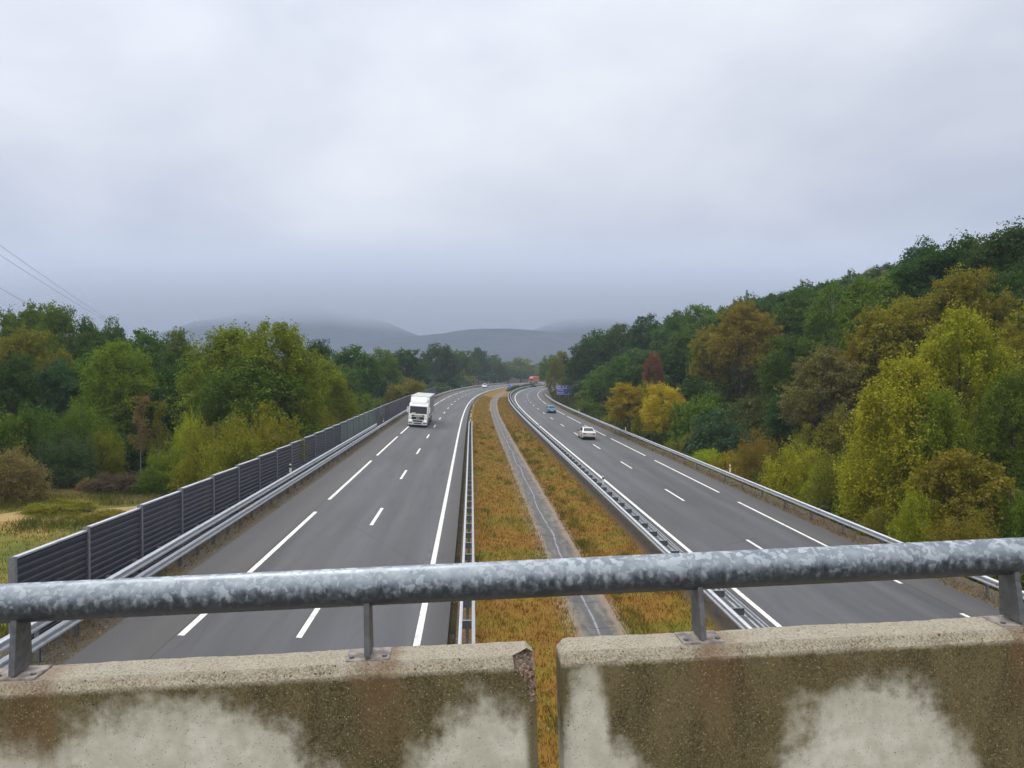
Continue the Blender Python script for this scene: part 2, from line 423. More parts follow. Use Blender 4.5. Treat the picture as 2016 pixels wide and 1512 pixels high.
    pr = t.voro(wq.outputs[0], 75, 'F1'); pc = t.sep(t.voro(wq.outputs[0], 75, 'F1', 1)); pore = t.m('MULTIPLY', t.mr(t.m('SUBTRACT', pr, t.m('MULTIPLY', pc[2], .14)), .06, .16, 1., 0.), t.mr(pc[1], .66, .74))
    c = t.mix(t.m('MULTIPLY', pore, .85), c, (.03, .025, .02))
    sp = t.voro(wq.outputs[0], 150, 'F1'); sc_ = t.sep(t.voro(wq.outputs[0], 150, 'F1', 1)); c = t.mix(t.m('MULTIPLY', t.m('MULTIPLY', t.mr(sp, .14, .26, 1., 0.), t.mr(sc_[1], .74, .80)), .75), c, (.05, .04, .028))
    h = t.m('ADD', t.m('SUBTRACT', t.m('MULTIPLY', grit, .5), t.m('MULTIPLY', pore, 1.2)), t.m('MULTIPLY', fine, .3))
    return t.out(c, .9, 0, .25, t.bump(h, .55, .004))

def mat_leaf():
    t = NT('foliage'); at = t.n('ShaderNodeAttribute', attribute_name='v').outputs['Fac']; cl_ = t.n('ShaderNodeAttribute', attribute_name='w').outputs['Fac']
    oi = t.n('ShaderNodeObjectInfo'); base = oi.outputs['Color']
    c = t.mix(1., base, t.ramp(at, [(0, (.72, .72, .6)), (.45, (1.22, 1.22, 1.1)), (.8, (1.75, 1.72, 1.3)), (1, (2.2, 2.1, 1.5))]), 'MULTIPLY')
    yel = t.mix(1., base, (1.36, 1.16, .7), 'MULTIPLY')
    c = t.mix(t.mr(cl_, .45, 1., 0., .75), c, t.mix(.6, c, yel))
    d = t.n('ShaderNodeBsdfDiffuse'); t.set(d.inputs[0], c)
    g = t.n('ShaderNodeBsdfGlossy'); t.set(g.inputs[0], (.8, .85, .9)); g.inputs['Roughness'].default_value = .45
    tr = t.n('ShaderNodeBsdfTranslucent'); t.set(tr.inputs[0], t.mix(1., c, (1.2, 1.3, .6), 'MULTIPLY'))
    m1 = t.n('ShaderNodeMixShader'); m1.inputs[0].default_value = .32
    t.nt.links.new(d.outputs[0], m1.inputs[1]); t.nt.links.new(tr.outputs[0], m1.inputs[2])
    m2 = t.n('ShaderNodeMixShader'); m2.inputs[0].default_value = .010
    t.nt.links.new(m1.outputs[0], m2.inputs[1]); t.nt.links.new(g.outputs[0], m2.inputs[2])
    o = t.n('ShaderNodeOutputMaterial'); t.nt.links.new(m2.outputs[0], o.inputs[0])
    return t.mat

def mat_hill():
    t = NT('hill_forest'); p = t.pos(); a = t.noise(p, .02, 6, .7); b = t.noise(p, .004, 4)
    c = t.mix(t.mr(a, .3, .7), (.018, .026, .03), (.045, .055, .055)); c = t.mix(t.mr(b, .45, .65, 0., .6), c, (.06, .06, .055))
    return t.out(c, 1., 0, .05, t.bump(a, 1., 6.))

M = {}
M['asphalt_l'] = mat_asphalt('asphalt_oncoming', [(-10.6, -8.5), (-1.4, -.4)])
M['asphalt_r'] = mat_asphalt('asphalt_outbound', [(17.45, 19.6), (8.6, 9.8)])
M['paint'] = mat_paint(); M['median'] = mat_median(); M['blade_m'] = mat_grassblade('median_grass_blades', 'median'); M['blade_g'] = mat_grassblade('meadow_grass_blades', 'meadow')
M['ground'] = mat_ground(); M['dirt'] = mat_dirt(); M['gutter'] = mat_gutter()
M['galv'] = mat_galv('galvanised_rail'); M['galv_d'] = mat_galv('galvanised_post', (.22, .235, .25), .5, .6, .5)
M['spacer'] = mat_galv('galvanised_spacer', (.17, .19, .22), .5, .55, .5)
M['tube'] = mat_tube(); M['parapet'] = mat_parapet(); M['leaf'] = mat_leaf(); M['hill'] = mat_hill()
M['bark'] = plain('bark', (.075, .062, .048), .9, var=.4, sc=9); M['bark_pale'] = plain('pale_bark', (.26, .23, .19), .85, var=.3, sc=9)
M['foot'] = plain('rusty_foot_plate', (.30, .26, .235), .75, .1, var=.4, sc=30)
M['postd'] = mat_galv('weathered_post_steel', (.13, .135, .14), .5, .5, .5, 5.)
M['_l'] = plain('slate_blue_louvre', (.040, .043, .060), .42, .25, var=.35, sc=1.1); M['louvre_g'] = plain('green_reflection_louvre', (.10, .145, .125), .45, .2, var=.3, sc=1.2)
M['cap'] = mat_galv('bright_panel_cap', (.46, .48, .52), .45, .5, .45); M['hpost'] = mat_galv('grey_wall_post', (.24, .25, .27), .5, .5, .4)
M['concrete'] = plain('bridge_concrete', (.30, .29, .26), .9, var=.2, sc=2.); M['deck'] = plain('bridge_deck_asphalt', (.09, .09, .09), .9, var=.2, sc=8.)
M['white'] = plain('white_vehicle_paint', (.80, .81, .80), .3, spec=.5, var=.05, coat=.3); M['silver'] = plain('pale_silver_paint', (.66, .655, .62), .3, .15, var=.03, coat=.6)
M['blue'] = plain('sky_blue_paint', (.07, .255, .43), .3, .1, var=.04, coat=.6); M['red'] = plain('red_vehicle_paint', (.50, .085, .06), .35, var=.05, coat=.4)
M['glass'] = plain('dark_vehicle_glass', (.012, .016, .02), .12, spec=.6, var=.1); M['rubber'] = plain('black_rubber', (.016, .016, .017), .85, var=.2); M['black'] = plain('black_plastic', (.012, .012, .013), .5, var=.2)
M['rim'] = plain('alloy_rim', (.45, .46, .47), .35, .8); M['redlamp'] = plain('red_tail_lamp', (.33, .02, .015), .2, var=.1); M['orange'] = plain('amber_reflector', (.75, .24, .02), .4)
M['lamp'] = plain('lit_headlamp', (.9, .9, .85), .2, emit=(1., .97, .88), estr=.45); M['tarp'] = plain('grey_curtain_tarpaulin', (.27, .265, .285), .6, var=.12, sc=1.2)
M['plate'] = plain('number_plate', (.75, .75, .73), .5); M['yplate'] = plain('pale_green_strip', (.42, .52, .22), .5)
M['sblue'] = plain('sign_blue', (.010, .11, .70), .45, var=.06); M['swhite'] = plain('sign_white', (.72, .74, .78), .45, var=.04); M['sred'] = plain('sign_red', (.55, .05, .05), .45)
M['sback'] = plain('grey_sign_back', (.17, .175, .19), .55, .4); M['marker'] = plain('white_marker_plastic', (.78, .77, .72), .5); M['wire'] = plain('dark_power_cable', (.20, .20, .22), .6)
M['stone'] = plain('pale_stone', (.36, .32, .26), .9, var=.3, sc=8)

def mat_louvre(name, a, b_):
    t = NT(name); p = t.pos(); px, py, pz = t.sep(p); rnd = t.n('ShaderNodeObjectInfo').outputs['Random']
    c = t.mix(rnd, a, b_); g = t.noise(t.comb(t.m('MULTIPLY', px, 1.6), t.m('MULTIPLY', py, 1.6), t.m('MULTIPLY', pz, .35)), 1., 5, .7); f = t.noise(p, 18, 3, .7)
    c = t.mix(t.mr(g, .5, .72, 0., .6), c, (.085, .078, .068)); c = t.mix(t.mr(g, .28, .42, .5, 0.), c, (.018, .02, .026)); c = t.mix(t.mr(f, .5, .8, 0., .3), c, (.12, .12, .125))
    return t.out(c, .5, .2, .4)
M['louvre'] = mat_louvre('slate_blue_louvre', (.032, .035, .050), (.058, .062, .082)); M['louvre_g'] = mat_louvre('green_reflection_louvre', (.075, .12, .10), (.12, .165, .14))  # second louvre has a green reflection put into its base colour
# ------------------------------------------------------------------ setting: ground, carriageways, median
def structure(o): o['kind'] = 'structure'; return o
def build_ground():
    ncols = [-420, -330, -250, -190, -140, -110, -90, -75, -62, -54, -47, -41, -36, -31, -27, -24, -21, -18.5, -16, -14.3, -12.6, -10.5, -10.3, -5, -.9, -.7, 1.2, 3.3, 5.1, 7, 8.8, 9.2, 14, 18.9, 19.3, 20.8, 22, 23.5,
             25, 27, 29.5, 32, 36, 40, 45, 50, 55, 60, 67, 75, 85, 100, 120, 140, 160, 200, 260, 330, 420]
    srows = list(np.arange(-90, 160, 2.5)) + list(np.arange(160, 500, 7)) + list(np.arange(500, 1150, 25))
    vs = []; uv = []
    for s in srows:
        X, Y, a = cl(s)
        for n in ncols:
            vs.append((X + n * math.cos(a), Y - n * math.sin(a), ground_h(s, n))); uv.append((n, s))
    k = len(ncols); fs = []
    for i in range(len(srows) - 1):
        for j in range(k - 1):
            a = i * k + j; fs.append((a, a + 1, a + 1 + k, a + k))
    me = bpy.data.meshes.new('ground'); me.from_pydata(vs, [], fs); me.materials.append(M['ground'])
    ul = me.uv_layers.new(name='UVMap'); li = np.empty(len(me.loops), np.int32); me.loops.foreach_get('vertex_index', li)
    ul.data.foreach_set('uv', np.array(uv, np.float32)[li].ravel()); me.polygons.foreach_set('use_smooth', [True] * len(me.polygons))
    structure(link('ground', me))
build_ground()
# a wide far plain under everything reaching the hills
mb = MB(); mb.face([(-6000, -1500, -14), (6000, -1500, -14), (6000, 7000, -14), (-6000, 7000, -14)]); structure(mb.build('far_ground', M['hill']))

rng = random.Random(5)
structure(strip('road_oncoming', -90, 700, 3, [(-10.42, -.15), (-10.4, 0), (-8.4, 0), (-5.1, 0), (-1.7, 0), (-.78, 0), (-.76, -.15)], M['asphalt_l']))
structure(strip('road_outbound', -90, 700, 3, [(8.86, -.15), (8.88, 0), (10, 0), (13.7, 0), (17.3, 0), (19.02, 0), (19.04, -.15)], M['asphalt_r']))
structure(strip('verge_left', -90, 700, 3, [(-14.2, -1.3), (-12.5, -.12), (-11.6, -.03), (-10.46, -.05)], M['dirt']))
structure(strip('verge_right', -90, 700, 3, [(19.08, -.05), (19.9, -.03), (20.9, -.10), (22.6, -1.1)], M['dirt']))
structure(strip('median', -90, 700, 3, [(-.77, -.24), (-.58, -.24), (-.52, -.02), (.3, 0), (1.6, -.16), (3.0, -.36), (3.38, -.40)], M['median']))
structure(strip('median_far_side', -90, 700, 3, [(5.06, -.42), (5.3, -.38), (6.4, -.2), (7.6, -.03), (8.82, -.02)], M['median']))
structure(strip('gutter', -90, 420, 3, [(3.39, -.41), (3.75, -.47), (4.2, -.52), (4.65, -.48), (5.05, -.43)], M['gutter']))

def marking():
    vs = []; fs = []; H_ = .006
    def bar(s0, s1, n, w):
        k = max(1, int(math.ceil((s1 - s0) / 3.)))
        for i in range(k + 1):
            s = s0 + (s1 - s0) * i / k
            vs.append(P(s, n - w / 2, H_)); vs.append(P(s, n + w / 2, H_))
            if i: j = len(vs) - 4; fs.append((j, j + 1, j + 3, j + 2))
    for n in (-1.66, 9.99): bar(-80, 660, n, .2)
    for k in range(-6, 38): bar(40.70 + 17 * k, 45.70 + 17 * k, -5.09, .17); bar(51.52 + 17 * k, 56.6 + 17 * k, 13.68, .16)
    for k in range(-4, 27): bar(23.37 + 24 * k, 43.37 + 24 * k, -8.35, .19); bar(55.64 + 24 * k - (0 if k else 0), 75.64 + 24 * k, 17.27, .17)
    me = bpy.data.meshes.new('road_marking'); me.from_pydata(vs, [], fs); me.materials.append(M['paint']); structure(link('road_marking', me))
marking()

# dirt track crossing the meadow on the left
TRK = [(-75, 30.), (-60, 37.), (-46, 43), (-36, 47), (-28, 52), (-23, 58), (-21, 66)]
def near_track(x, y, w=1.5):
    for (a, b), (c, d) in zip(TRK, TRK[1:]):
        t = max(0, min(1, ((x - a) * (c - a) + (y - b) * (d - b)) / ((c - a) ** 2 + (d - b) ** 2)))
        if math.hypot(x - a - t * (c - a), y - b - t * (d - b)) < w: return True
    return False
def track():
    pts = TRK
    vs = []; fs = []; k = 0
    for i in range(len(pts) - 1):
        for j in range(6):
            t = j / 6; x = pts[i][0] * (1 - t) + pts[i + 1][0] * t; y = pts[i][1] * (1 - t) + pts[i + 1][1] * t
            dx = pts[i + 1][0] - pts[i][0]; dy = pts[i + 1][1] - pts[i][1]; l = math.hypot(dx, dy); nx, ny = -dy / l, dx / l
            w = 1.5 + .5 * math.sin(k * .9) + .3 * math.sin(k * 2.3)
            for q in (-1, -.33, .33, 1):
                X, Y = x + nx * w * q, y + ny * w * q; vs.append((X, Y, ground_at(X, Y) + (.10 if abs(q) < .9 else -.03)))
            if k:
                b = (k - 1) * 4
                for m_ in range(3): fs.append((b + m_, b + m_ + 1, b + m_ + 5, b + m_ + 4))
            k += 1
    me = bpy.data.meshes.new('path'); me.from_pydata(vs, [], fs)
    t = NT('dry_track'); p = t.pos(); a = t.noise(p, .7, 4, .65); f = t.noise(p, 6, 4, .7)
    me.materials.append(t.out(t.mix(t.mr(f, .3, .7), t.mix(t.mr(a, .35, .65), (.30, .185, .07), (.16, .16, .035)), (.40, .29, .15)), .95, 0, .1, t.bump(f, .8, .04)))
    structure(link('path', me))
track()

# hills under the cloud, far off
def hill(name, cx, cy, rx, ry, h, seed, pw):
    nx, ny = 70, 40; vs = []; fs = []
    for j in range(ny + 1):
        for i in range(nx + 1):
            u = -1 + 2 * i / nx; v = -1 + 2 * j / ny; r = math.sqrt(u * u + v * v)
            e = max(0., math.cos(min(r, 1.) * math.pi / 2)) ** pw
            z = -16 + h * e * (1 + .05 * math.sin(u * 6 + seed) + .025 * math.sin(u * 15 + seed * 2 + v * 6) + .01 * math.sin(u * 37 + v * 21))
            vs.append((cx + u * rx, cy + v * ry, z))
    k = nx + 1
    for j in range(ny):
        for i in range(nx): a = j * k + i; fs.append((a, a + 1, a + 1 + k, a + k))
    me = bpy.data.meshes.new(name); me.from_pydata(vs, [], fs); me.materials.append(M['hill']); me.polygons.foreach_set('use_smooth', [True] * len(me.polygons))
    return structure(link(name, me))
hill('hill_far', -840, 3100, 900, 800, 250, 1., 1.1)
hill('hill_near', 20, 2450, 760, 600, 134, 2.2, .42)
hill('hill_right', 560, 3300, 900, 800, 240, 4., .8)

# ------------------------------------------------------------------ grass blades (uncountable)
def blades(name, spots, mat, seed, hmin, hmax, wid=.012, per=4, spread=.10):
    r = np.random.RandomState(seed); base = np.array(spots, np.float32)
    base = np.repeat(base, per, axis=0); N = len(base)
    base[:, :2] += r.normal(0, spread, (N, 2)); an = r.uniform(0, 6.283, N); h = r.uniform(hmin, hmax, N) * r.uniform(.6, 1.2, N); lean = r.uniform(.1, .8, N) * h
    la = r.uniform(0, 6.283, N); w = wid * r.uniform(.7, 1.5, N)
    V = np.empty((N, 3, 3), np.float32)
    V[:, 0] = base; V[:, 1] = base; V[:, 2] = base
    V[:, 0, 0] -= np.cos(an) * w; V[:, 0, 1] -= np.sin(an) * w; V[:, 1, 0] += np.cos(an) * w; V[:, 1, 1] += np.sin(an) * w
    V[:, 2, 0] += np.cos(la) * lean; V[:, 2, 1] += np.sin(la) * lean; V[:, 2, 2] += h
    me = np_mesh(name, V.reshape(-1, 3), 3, mat, np.repeat(r.uniform(0, 1, N), 3), None, smooth=False)
    return tag(link(name, me), kind='stuff')
def np_mesh(name, V, k, mat, v=None, w=None, smooth=False):
    n = len(V) // k; me = bpy.data.meshes.new(name)
    me.vertices.add(len(V)); me.vertices.foreach_set('co', V.astype(np.float32).ravel())
    me.loops.add(len(V)); me.loops.foreach_set('vertex_index', np.arange(len(V), dtype=np.int32))
    me.polygons.add(n); me.polygons.foreach_set('loop_start', np.arange(n, dtype=np.int32) * k)
    try: me.polygons.foreach_set('loop_total', np.full(n, k, np.int32))
    except Exception: pass
    for nm, d in (('v', v), ('w', w)):
        if d is not None:
            a = me.attributes.new(nm, 'FLOAT', 'POINT'); a.data.foreach_set('value', np.asarray(d, np.float32))
    me.materials.append(mat); me.update(calc_edges=True)
    return me
def lin(tab, x): return lerp_tab(tab, x)
ML = [(-.72, -.10), (-.45, 0.), (.3, 0), (1.6, -.16), (3.0, -.36), (3.38, -.40)]; MR = [(5.06, -.42), (5.3, -.38), (6.4, -.2), (7.6, -.03), (8.82, -.02)]
def median_spots():
    out = []; r = random.Random(3)
    for i in range(34000):
        s = 13 + (r.random() ** 1.7) * 235
        if r.random() < .5: n = r.uniform(.05, 3.25); h = lin(ML, n)
        else: n = r.uniform(5.12, 7.75); h = lin(MR, n)
        out.append(tuple(P(s, n, h)))
    for i in range(2600):       # taller fringe along the gutter edges
        s = 13 + (r.random() ** 1.5) * 150; n = r.choice((3.25, 5.2)) + r.gauss(0, .07); out.append(tuple(P(s, n, -.38)))
    return out
tag(blades('median_grass', median_spots(), M['blade_m'], 1, .05, .17, .011, 4, .11), 'rust and gold grass on the strip between the two carriageways', 'grass')
def tall_spots():
    out = []; r = random.Random(8)
    for c in range(130):
        s = 14 + r.random() * 110; n = r.choice((r.uniform(5.15, 6.0), r.uniform(5.15, 6.0), r.uniform(.2, 3.1), r.uniform(6, 7.6)))
        for _ in range(int(r.uniform(10, 30))):
            nn = n + r.gauss(0, .16)
            if 3.3 < nn < 5.1: continue
            out.append(tuple(P(s + r.gauss(0, .6), nn, lin(ML, nn) if nn < 4 else lin(MR, nn))))
    return out
tag(blades('median_weeds', tall_spots(), M['blade_g'], 4, .15, .38, .012, 4, .07), 'taller green weeds dotted over the grass strip between the carriageways', 'weeds')
def verge_spots():
    out = []; r = random.Random(9)
    for i in range(9000):
        s = 15 + (r.random() ** 1.6) * 200; n = 19.25 + abs(r.gauss(0, .75)) if r.random() < .6 else -12.1 + r.uniform(-.6, 1.4)
        z = -.04 if n < 21 else -.15 - (n - 21) * .6
        if n < -12.5: z = -.12
        out.append(tuple(P(s, n, z)))
    return out
tag(blades('verge_grass', verge_spots(), M['blade_m'], 2, .05, .2, .012, 3, .12), 'thin dry grass on the stony verges behind the outer guardrails', 'grass')
def meadow_spots():
    out = []; r = random.Random(12)
    for i in range(30000):
        s = 16 + r.random() * 56; n = -13.2 - (r.random() ** 1.5) * 42
        q = P(s, n)
        if near_track(q.x, q.y): continue
        g = ground_h(s, n); out.append((q.x, q.y, g))
    return out
tag(blades('meadow_grass', meadow_spots(), M['blade_g'], 5, .05, .2, .018, 3, .2), 'patchy green and tan grass on the meadow behind the noise barrier', 'grass')
def rank_spots():
    out = []; r = random.Random(14)
    for c in range(170):
        if c < 70: s = r.uniform(16, 34); n = r.uniform(-17, -12.9)
        elif c < 130: s = r.uniform(40, 60); n = -36 + r.gauss(0, 6) + (s - 45) * .3
        else: s = r.uniform(46, 62); n = -22 + r.gauss(0, 4)
        for _ in range(60):
            ss = s + r.gauss(0, .7); nn = n + r.gauss(0, .7)
            if nn > -12.7: continue
            q = P(ss, nn)
            if near_track(q.x, q.y, 1.7): continue
            q = P(ss, nn); out.append((q.x, q.y, ground_h(ss, nn)))
    return out
tag(blades('tall_grass', rank_spots(), M['blade_g'], 6, .2, .55, .02, 3, .15), 'rank green grass standing in clumps on the bank behind the noise barrier', 'grass')
def gravel():
    r = np.random.RandomState(4); V = []; rr = random.Random(4)
    for i in range(5200):
        s = 15 + rr.random() ** 1.6 * 110; q = rr.random()
        n = rr.uniform(-.68, .1) if q < .35 else (rr.uniform(-11.9, -10.5) if q < .75 else rr.uniform(19.1, 20.9))
        c = P(s, n, -.02); a = rr.uniform(.012, .035)
        o = [Vector((rr.gauss(0, 1), rr.gauss(0, 1), abs(rr.gauss(0, 1)) + .4)).normalized() * a for _ in range(4)]
        for f in ((0, 1, 2), (0, 2, 3), (0, 3, 1), (1, 3, 2)):
            for k in f: V.append(tuple(c + o[k]))
    me = np_mesh('gravel', np.array(V), 3, M['stone']); return tag(link('gravel', me), 'loose pale stones along the carriageway edges', 'gravel', kind='stuff')
gravel()
# ------------------------------------------------------------------ guardrails
def wbeam(n0, h0, side):
    pts = [(0, .155), (.02, .135), (.075, .115), (.082, .085), (.075, .055), (.012, .02), (.012, -.02), (.075, -.055), (.082, -.085), (.075, -.115), (.02, -.135), (0, -.155)]
    f = [(n0 + side * a, h0 + b) for a, b in pts]; g = [(n0 + side * (a - .012), h0 + b) for a, b in reversed(pts)]
    return f + g
def frame_at(s, n, h=0):
    """matrix with +y along the road (away from the bridge), +x towards larger n"""
    return Matrix.Translation(P(s, n, h)) @ Matrix.Rotation(-psi(s), 4, 'Z')
def inst(name, me, s, n, h, parent, P0):
    o = bpy.data.objects.new(name, me); COL.objects.link(o); o.parent = parent
    q = P(s, n, h) - P0; o.location = q; o.rotation_euler = (0, 0, -psi(s)); return o
def row(parent, name, me, ss, n, h, P0, limit=100):
    """one mesh object per post; the smallest far ones beyond the limit are merged in one"""
    for s in ss[:limit]: inst(name, me, s, n, h, parent, P0)
    rest = ss[limit:]
    if rest:
        vs = []; fs = []; bv = [v.co.copy() for v in me.vertices]; bf = [tuple(p.vertices) for p in me.polygons]
        for s in rest:
            T = Matrix.Translation(P(s, n, h) - P0) @ Matrix.Rotation(-psi(s), 4, 'Z'); i = len(vs)
            vs += [T @ v for v in bv]; fs += [tuple(i + k for k in f) for f in bf]
        m = bpy.data.meshes.new(name + '_far'); m.from_pydata(vs, [], fs); m.materials.append(me.materials[0])
        tag(link(name, m, parent), kind='stuff')
def localize(o, P0):
    me = o.data; me.transform(Matrix.Translation(-P0)); return o
def beam(parent, name, P0, s0, s1, n, h, side, ds=2., prof=None):
    o = strip(name, s0, s1, ds, prof or wbeam(n, h, side), M['galv'], None, closed=True); localize(o, P0); o.parent = parent; return o
def post_mesh(name, h, w=.10, d=.06, bot=-.6, mat=None):
    mb = MB(); t = .008
    mb.box(-w / 2, w / 2, -d / 2, -d / 2 + t, bot, h); mb.box(-w / 2, w / 2, d / 2 - t, d / 2, bot, h); mb.box(-t / 2, t / 2, -d / 2 + t, d / 2 - t, bot, h - .004)
    return mb.mesh(name, mat or M['galv_d'])

# left, stacked double rail in front of the noise barrier
P0 = P(20, -11.0)
g = empty('guardrail', P0, 0, 'stacked two-rail grey guardrail at the foot of the dark noise barrier', 'guardrail')
beam(g, 'rail', P0, -14, 93.8, -11.0, .98, 1); beam(g, 'rail', P0, -14, 430, -10.98, .52, 1)
row(g, 'post', post_mesh('post_high', 1.16, .12, .09), [15 + 2 * k for k in range(40)], -11.08, 0, P0)
row(g, 'post', post_mesh('post_low', .70, .10, .08), [95 + 4 * k for k in range(84)], -11.08, 0, P0, 60)
# median barrier beside the oncoming carriageway: two beams joined by rungs
P0 = P(20, -.2)
g = empty('median_barrier', P0, 0, 'ladder-like double guardrail beside the oncoming carriageway, ending beyond the truck', 'guardrail')
beam(g, 'rail', P0, -14, 113, -.335, .72, -1); beam(g, 'rail', P0, -14, 113, -.03, .72, 1)
rung = MB(); rung.box(-.145, .125, -.02, .02, .60, .84); rung.box(-.145, .125, -.075, .02, .845, .853); rung_me = rung.mesh('rung', M['spacer'])
for k in range(48): inst('spacer', rung_me, 15 + 2.1 * k, -.18, 0, g, P0)
pm = post_mesh('post_mid', .60, .10, .06)
for k in range(48): inst('post', pm, 15 + 2.1 * k, -.18, 0, g, P0)
# median barrier beside the outbound carriageway
P0 = P(20, 8.3)
g = empty('median_barrier', P0, 0, 'ladder-like double guardrail beside the outbound carriageway, curving all the way to the far bend', 'guardrail')
beam(g, 'rail', P0, -14, 470, 8.05, .72, -1, 2.5); beam(g, 'rail', P0, -14, 470, 8.58, .72, 1, 2.5)
rung = MB(); rung.box(-.235, .235, -.02, .02, .60, .82); rung.box(-.235, .235, -.08, .02, .825, .833); rung_me = rung.mesh('rung_wide', M['spacer'])
row(g, 'spacer', rung_me, [15 + 2 * k for k in range(226)], 8.315, 0, P0)
row(g, 'post', pm, [15 + 2 * k for k in range(226)], 8.315, 0, P0)
# right outer rail
P0 = P(20, 19.6)
g = empty('guardrail', P0, 0, 'single grey guardrail with amber reflectors along the tree-lined outer edge', 'guardrail')
beam(g, 'rail', P0, -14, 262, 19.62, .66, -1)
row(g, 'post', post_mesh('post_out', .78, .10, .07), [17.9 + 4 * k for k in range(62)], 19.70, 0, P0)
rf = MB(); rf.box(-.055, .0, -.012, .012, .635, .73); rf_me = rf.mesh('reflector', M['orange'])
for k in range(16): inst('reflector', rf_me, 21.4 + 7.8 * k, 19.60, 0, g, P0)

# ------------------------------------------------------------------ noise barrier
P0 = P(21.3, -11.85)
nb = empty('noise_barrier', P0, 0, 'dark slate louvred noise barrier of stepped panels between grey posts', 'noise barrier')
def panel_mesh(L, mat, name):
    mb = MB(); nrib = 14; h0, h1 = -.35, 2.42; dh = (h1 - h0) / nrib
    prof = []
    for k in range(nrib):
        z = h0 + k * dh; prof += [(.0, z), (.055, z + dh * .16), (.055, z + dh * .62), (.012, z + dh * .8)]
    prof += [(.03, h1), (-.06, h1), (-.06, h0)]
    n = len(prof); z_t = -.02
    for y in (0.06, L - .06):
        for x, z in prof: mb.v.append((x, y, z - .08 * (y / L - .5)))
    for i in range(n):
        mb.f.append((i, (i + 1) % n, n + (i + 1) % n, n + i)); mb.mi.append(0)
    mb.f.append(tuple(range(n))); mb.mi.append(0); mb.f.append(tuple(reversed(range(n, 2 * n)))); mb.mi.append(0)
    return mb.mesh(name, mat)
cap = MB()
for y in (0,):
    v = []
    for y_ in (.05, 3.95):
        for x, z in ((-.075, 2.425), (.07, 2.425), (.07, 2.475), (-.075, 2.475)): v.append((x, y_, z - .08 * (y_ / 4 - .5)))
    cap.add(v, [(0, 1, 2, 3), (7, 6, 5, 4), (0, 4, 5, 1), (1, 5, 6, 2), (2, 6, 7, 3), (3, 7, 4, 0)])
cap_me = cap.mesh('panel_cap', M['cap'])
pan = panel_mesh(4., M['louvre'], 'louvre_panel'); pang = panel_mesh(4., M['louvre_g'], 'louvre_panel_green')
hp = MB(); hp.box(-.08, .08, -.06, -.048, -.5, 2.53); hp.box(-.08, .08, .048, .06, -.5, 2.53); hp.box(-.008, .008, -.047, .047, -.5, 2.52); hp.box(.081, .093, -.06, .06, -.5, 2.53); hp_me = hp.mesh('h_post', M['hpost'])
cp2 = None
NP_ = 50
for k in range(NP_ + 1):
    s = 21.3 + 4 * k; inst('post', hp_me, s, -11.85, 0, nb, P0)
    if k < NP_:
        a = P(s, -11.85); b = P(s + 4, -11.85); ang = math.atan2(b.x - a.x, b.y - a.y)
        gr = 13 <= k <= 19
        for nm, me in (('panel', pang if gr else pan), ('top_cap', cap_me)):
            o = link(nm, me, nb, a - P0); o.rotation_euler = (0, 0, -ang)
            if gr and nm == 'panel': o['label'] = 'louvred panel with a painted green reflection'

# ------------------------------------------------------------------ small roadside things
def marker(s, n, h0, label, group, kind='white', tall=.55):
    c = P(s, n, h0); e = empty('marker_post', c, -psi(s), label, 'delineator', group)
    mb = MB(); prof = [(-.055, 0), (.055, 0), (.06, .03), (.06, tall - .06), (-.02, tall), (-.06, tall - .02), (-.06, .03)]
    vs = [(x, -.03, z) for x, z in prof] + [(x, .03, z) for x, z in prof]; k = len(prof)
    mb.add(vs, [tuple(range(k)), tuple(reversed(range(k, 2 * k)))] + [(i, (i + 1) % k, k + (i + 1) % k, k + i) for i in range(k)])
    mb.build('body', M['marker'] if kind != 'black' else M['marker'], e)
    b = MB(); b.box(-.062, .062, -.033, .033, tall * .55, tall * .8); b.build('band', M['black'] if kind != 'amber' else M['orange'], e)
    a = MB(); a.box(-.02, .02, .034, .12, .02, .06); a.build('bracket', M['galv_d'], e)
G_ = 'white marker posts along the motorway'
marker(49.6, -11.05, 1.12, 'white marker post above the stacked guardrail, nearest one on the noise barrier side', G_)
marker(102.2, -11.1, .72, 'white marker post on the guardrail just past the end of its upper rail', G_)
marker(152., -11.1, .72, 'white marker post on the far left guardrail behind the white truck', G_)
marker(204., -11.1, .72, 'white marker post on the left guardrail near the far end of the noise barrier', G_)
marker(112.6, -.2, .80, 'white marker post at the far end of the ladder guardrail by the oncoming lane', G_, 'white', .75)
marker(138., -.25, .0, 'white marker post on the grass strip edge, standing on its own past the ladder guardrail', G_, 'white', 1.1)
marker(176., -.3, .0, 'white marker post at the grass edge, farthest on the inside of the left bend', G_, 'white', 1.)
marker(52.6, 8.58, .86, 'black and white marker post on the outbound ladder guardrail, nearest the bridge', G_, 'black', .5)
marker(103., 8.6, .86, 'black banded marker post on the outbound ladder guardrail beside the blue car', G_, 'black', .5)
marker(154., 8.6, .86, 'black banded marker post on the outbound ladder guardrail far into the bend', G_, 'black', .5)
marker(60.9, 19.75, .80, 'yellow-banded marker post on the right outer guardrail in front of the bushes', G_, 'amber', .62)
marker(103, 19.75, .80, 'small marker post on the right outer guardrail before the golden bush', G_, 'amber', .45)
marker(150, 19.75, .80, 'small marker post on the right outer guardrail near the blue direction sign', G_, 'amber', .45)
for s_, l_ in ((262., 'tiny white marker post on the far left edge before the far white car'), (300., 'tiny white marker post on the far left edge beside the far white car'), (385., 'tiny white marker post on the far left edge beyond the far white car')):
    marker(s_, -11.1, .72, l_, G_, 'white', .8)

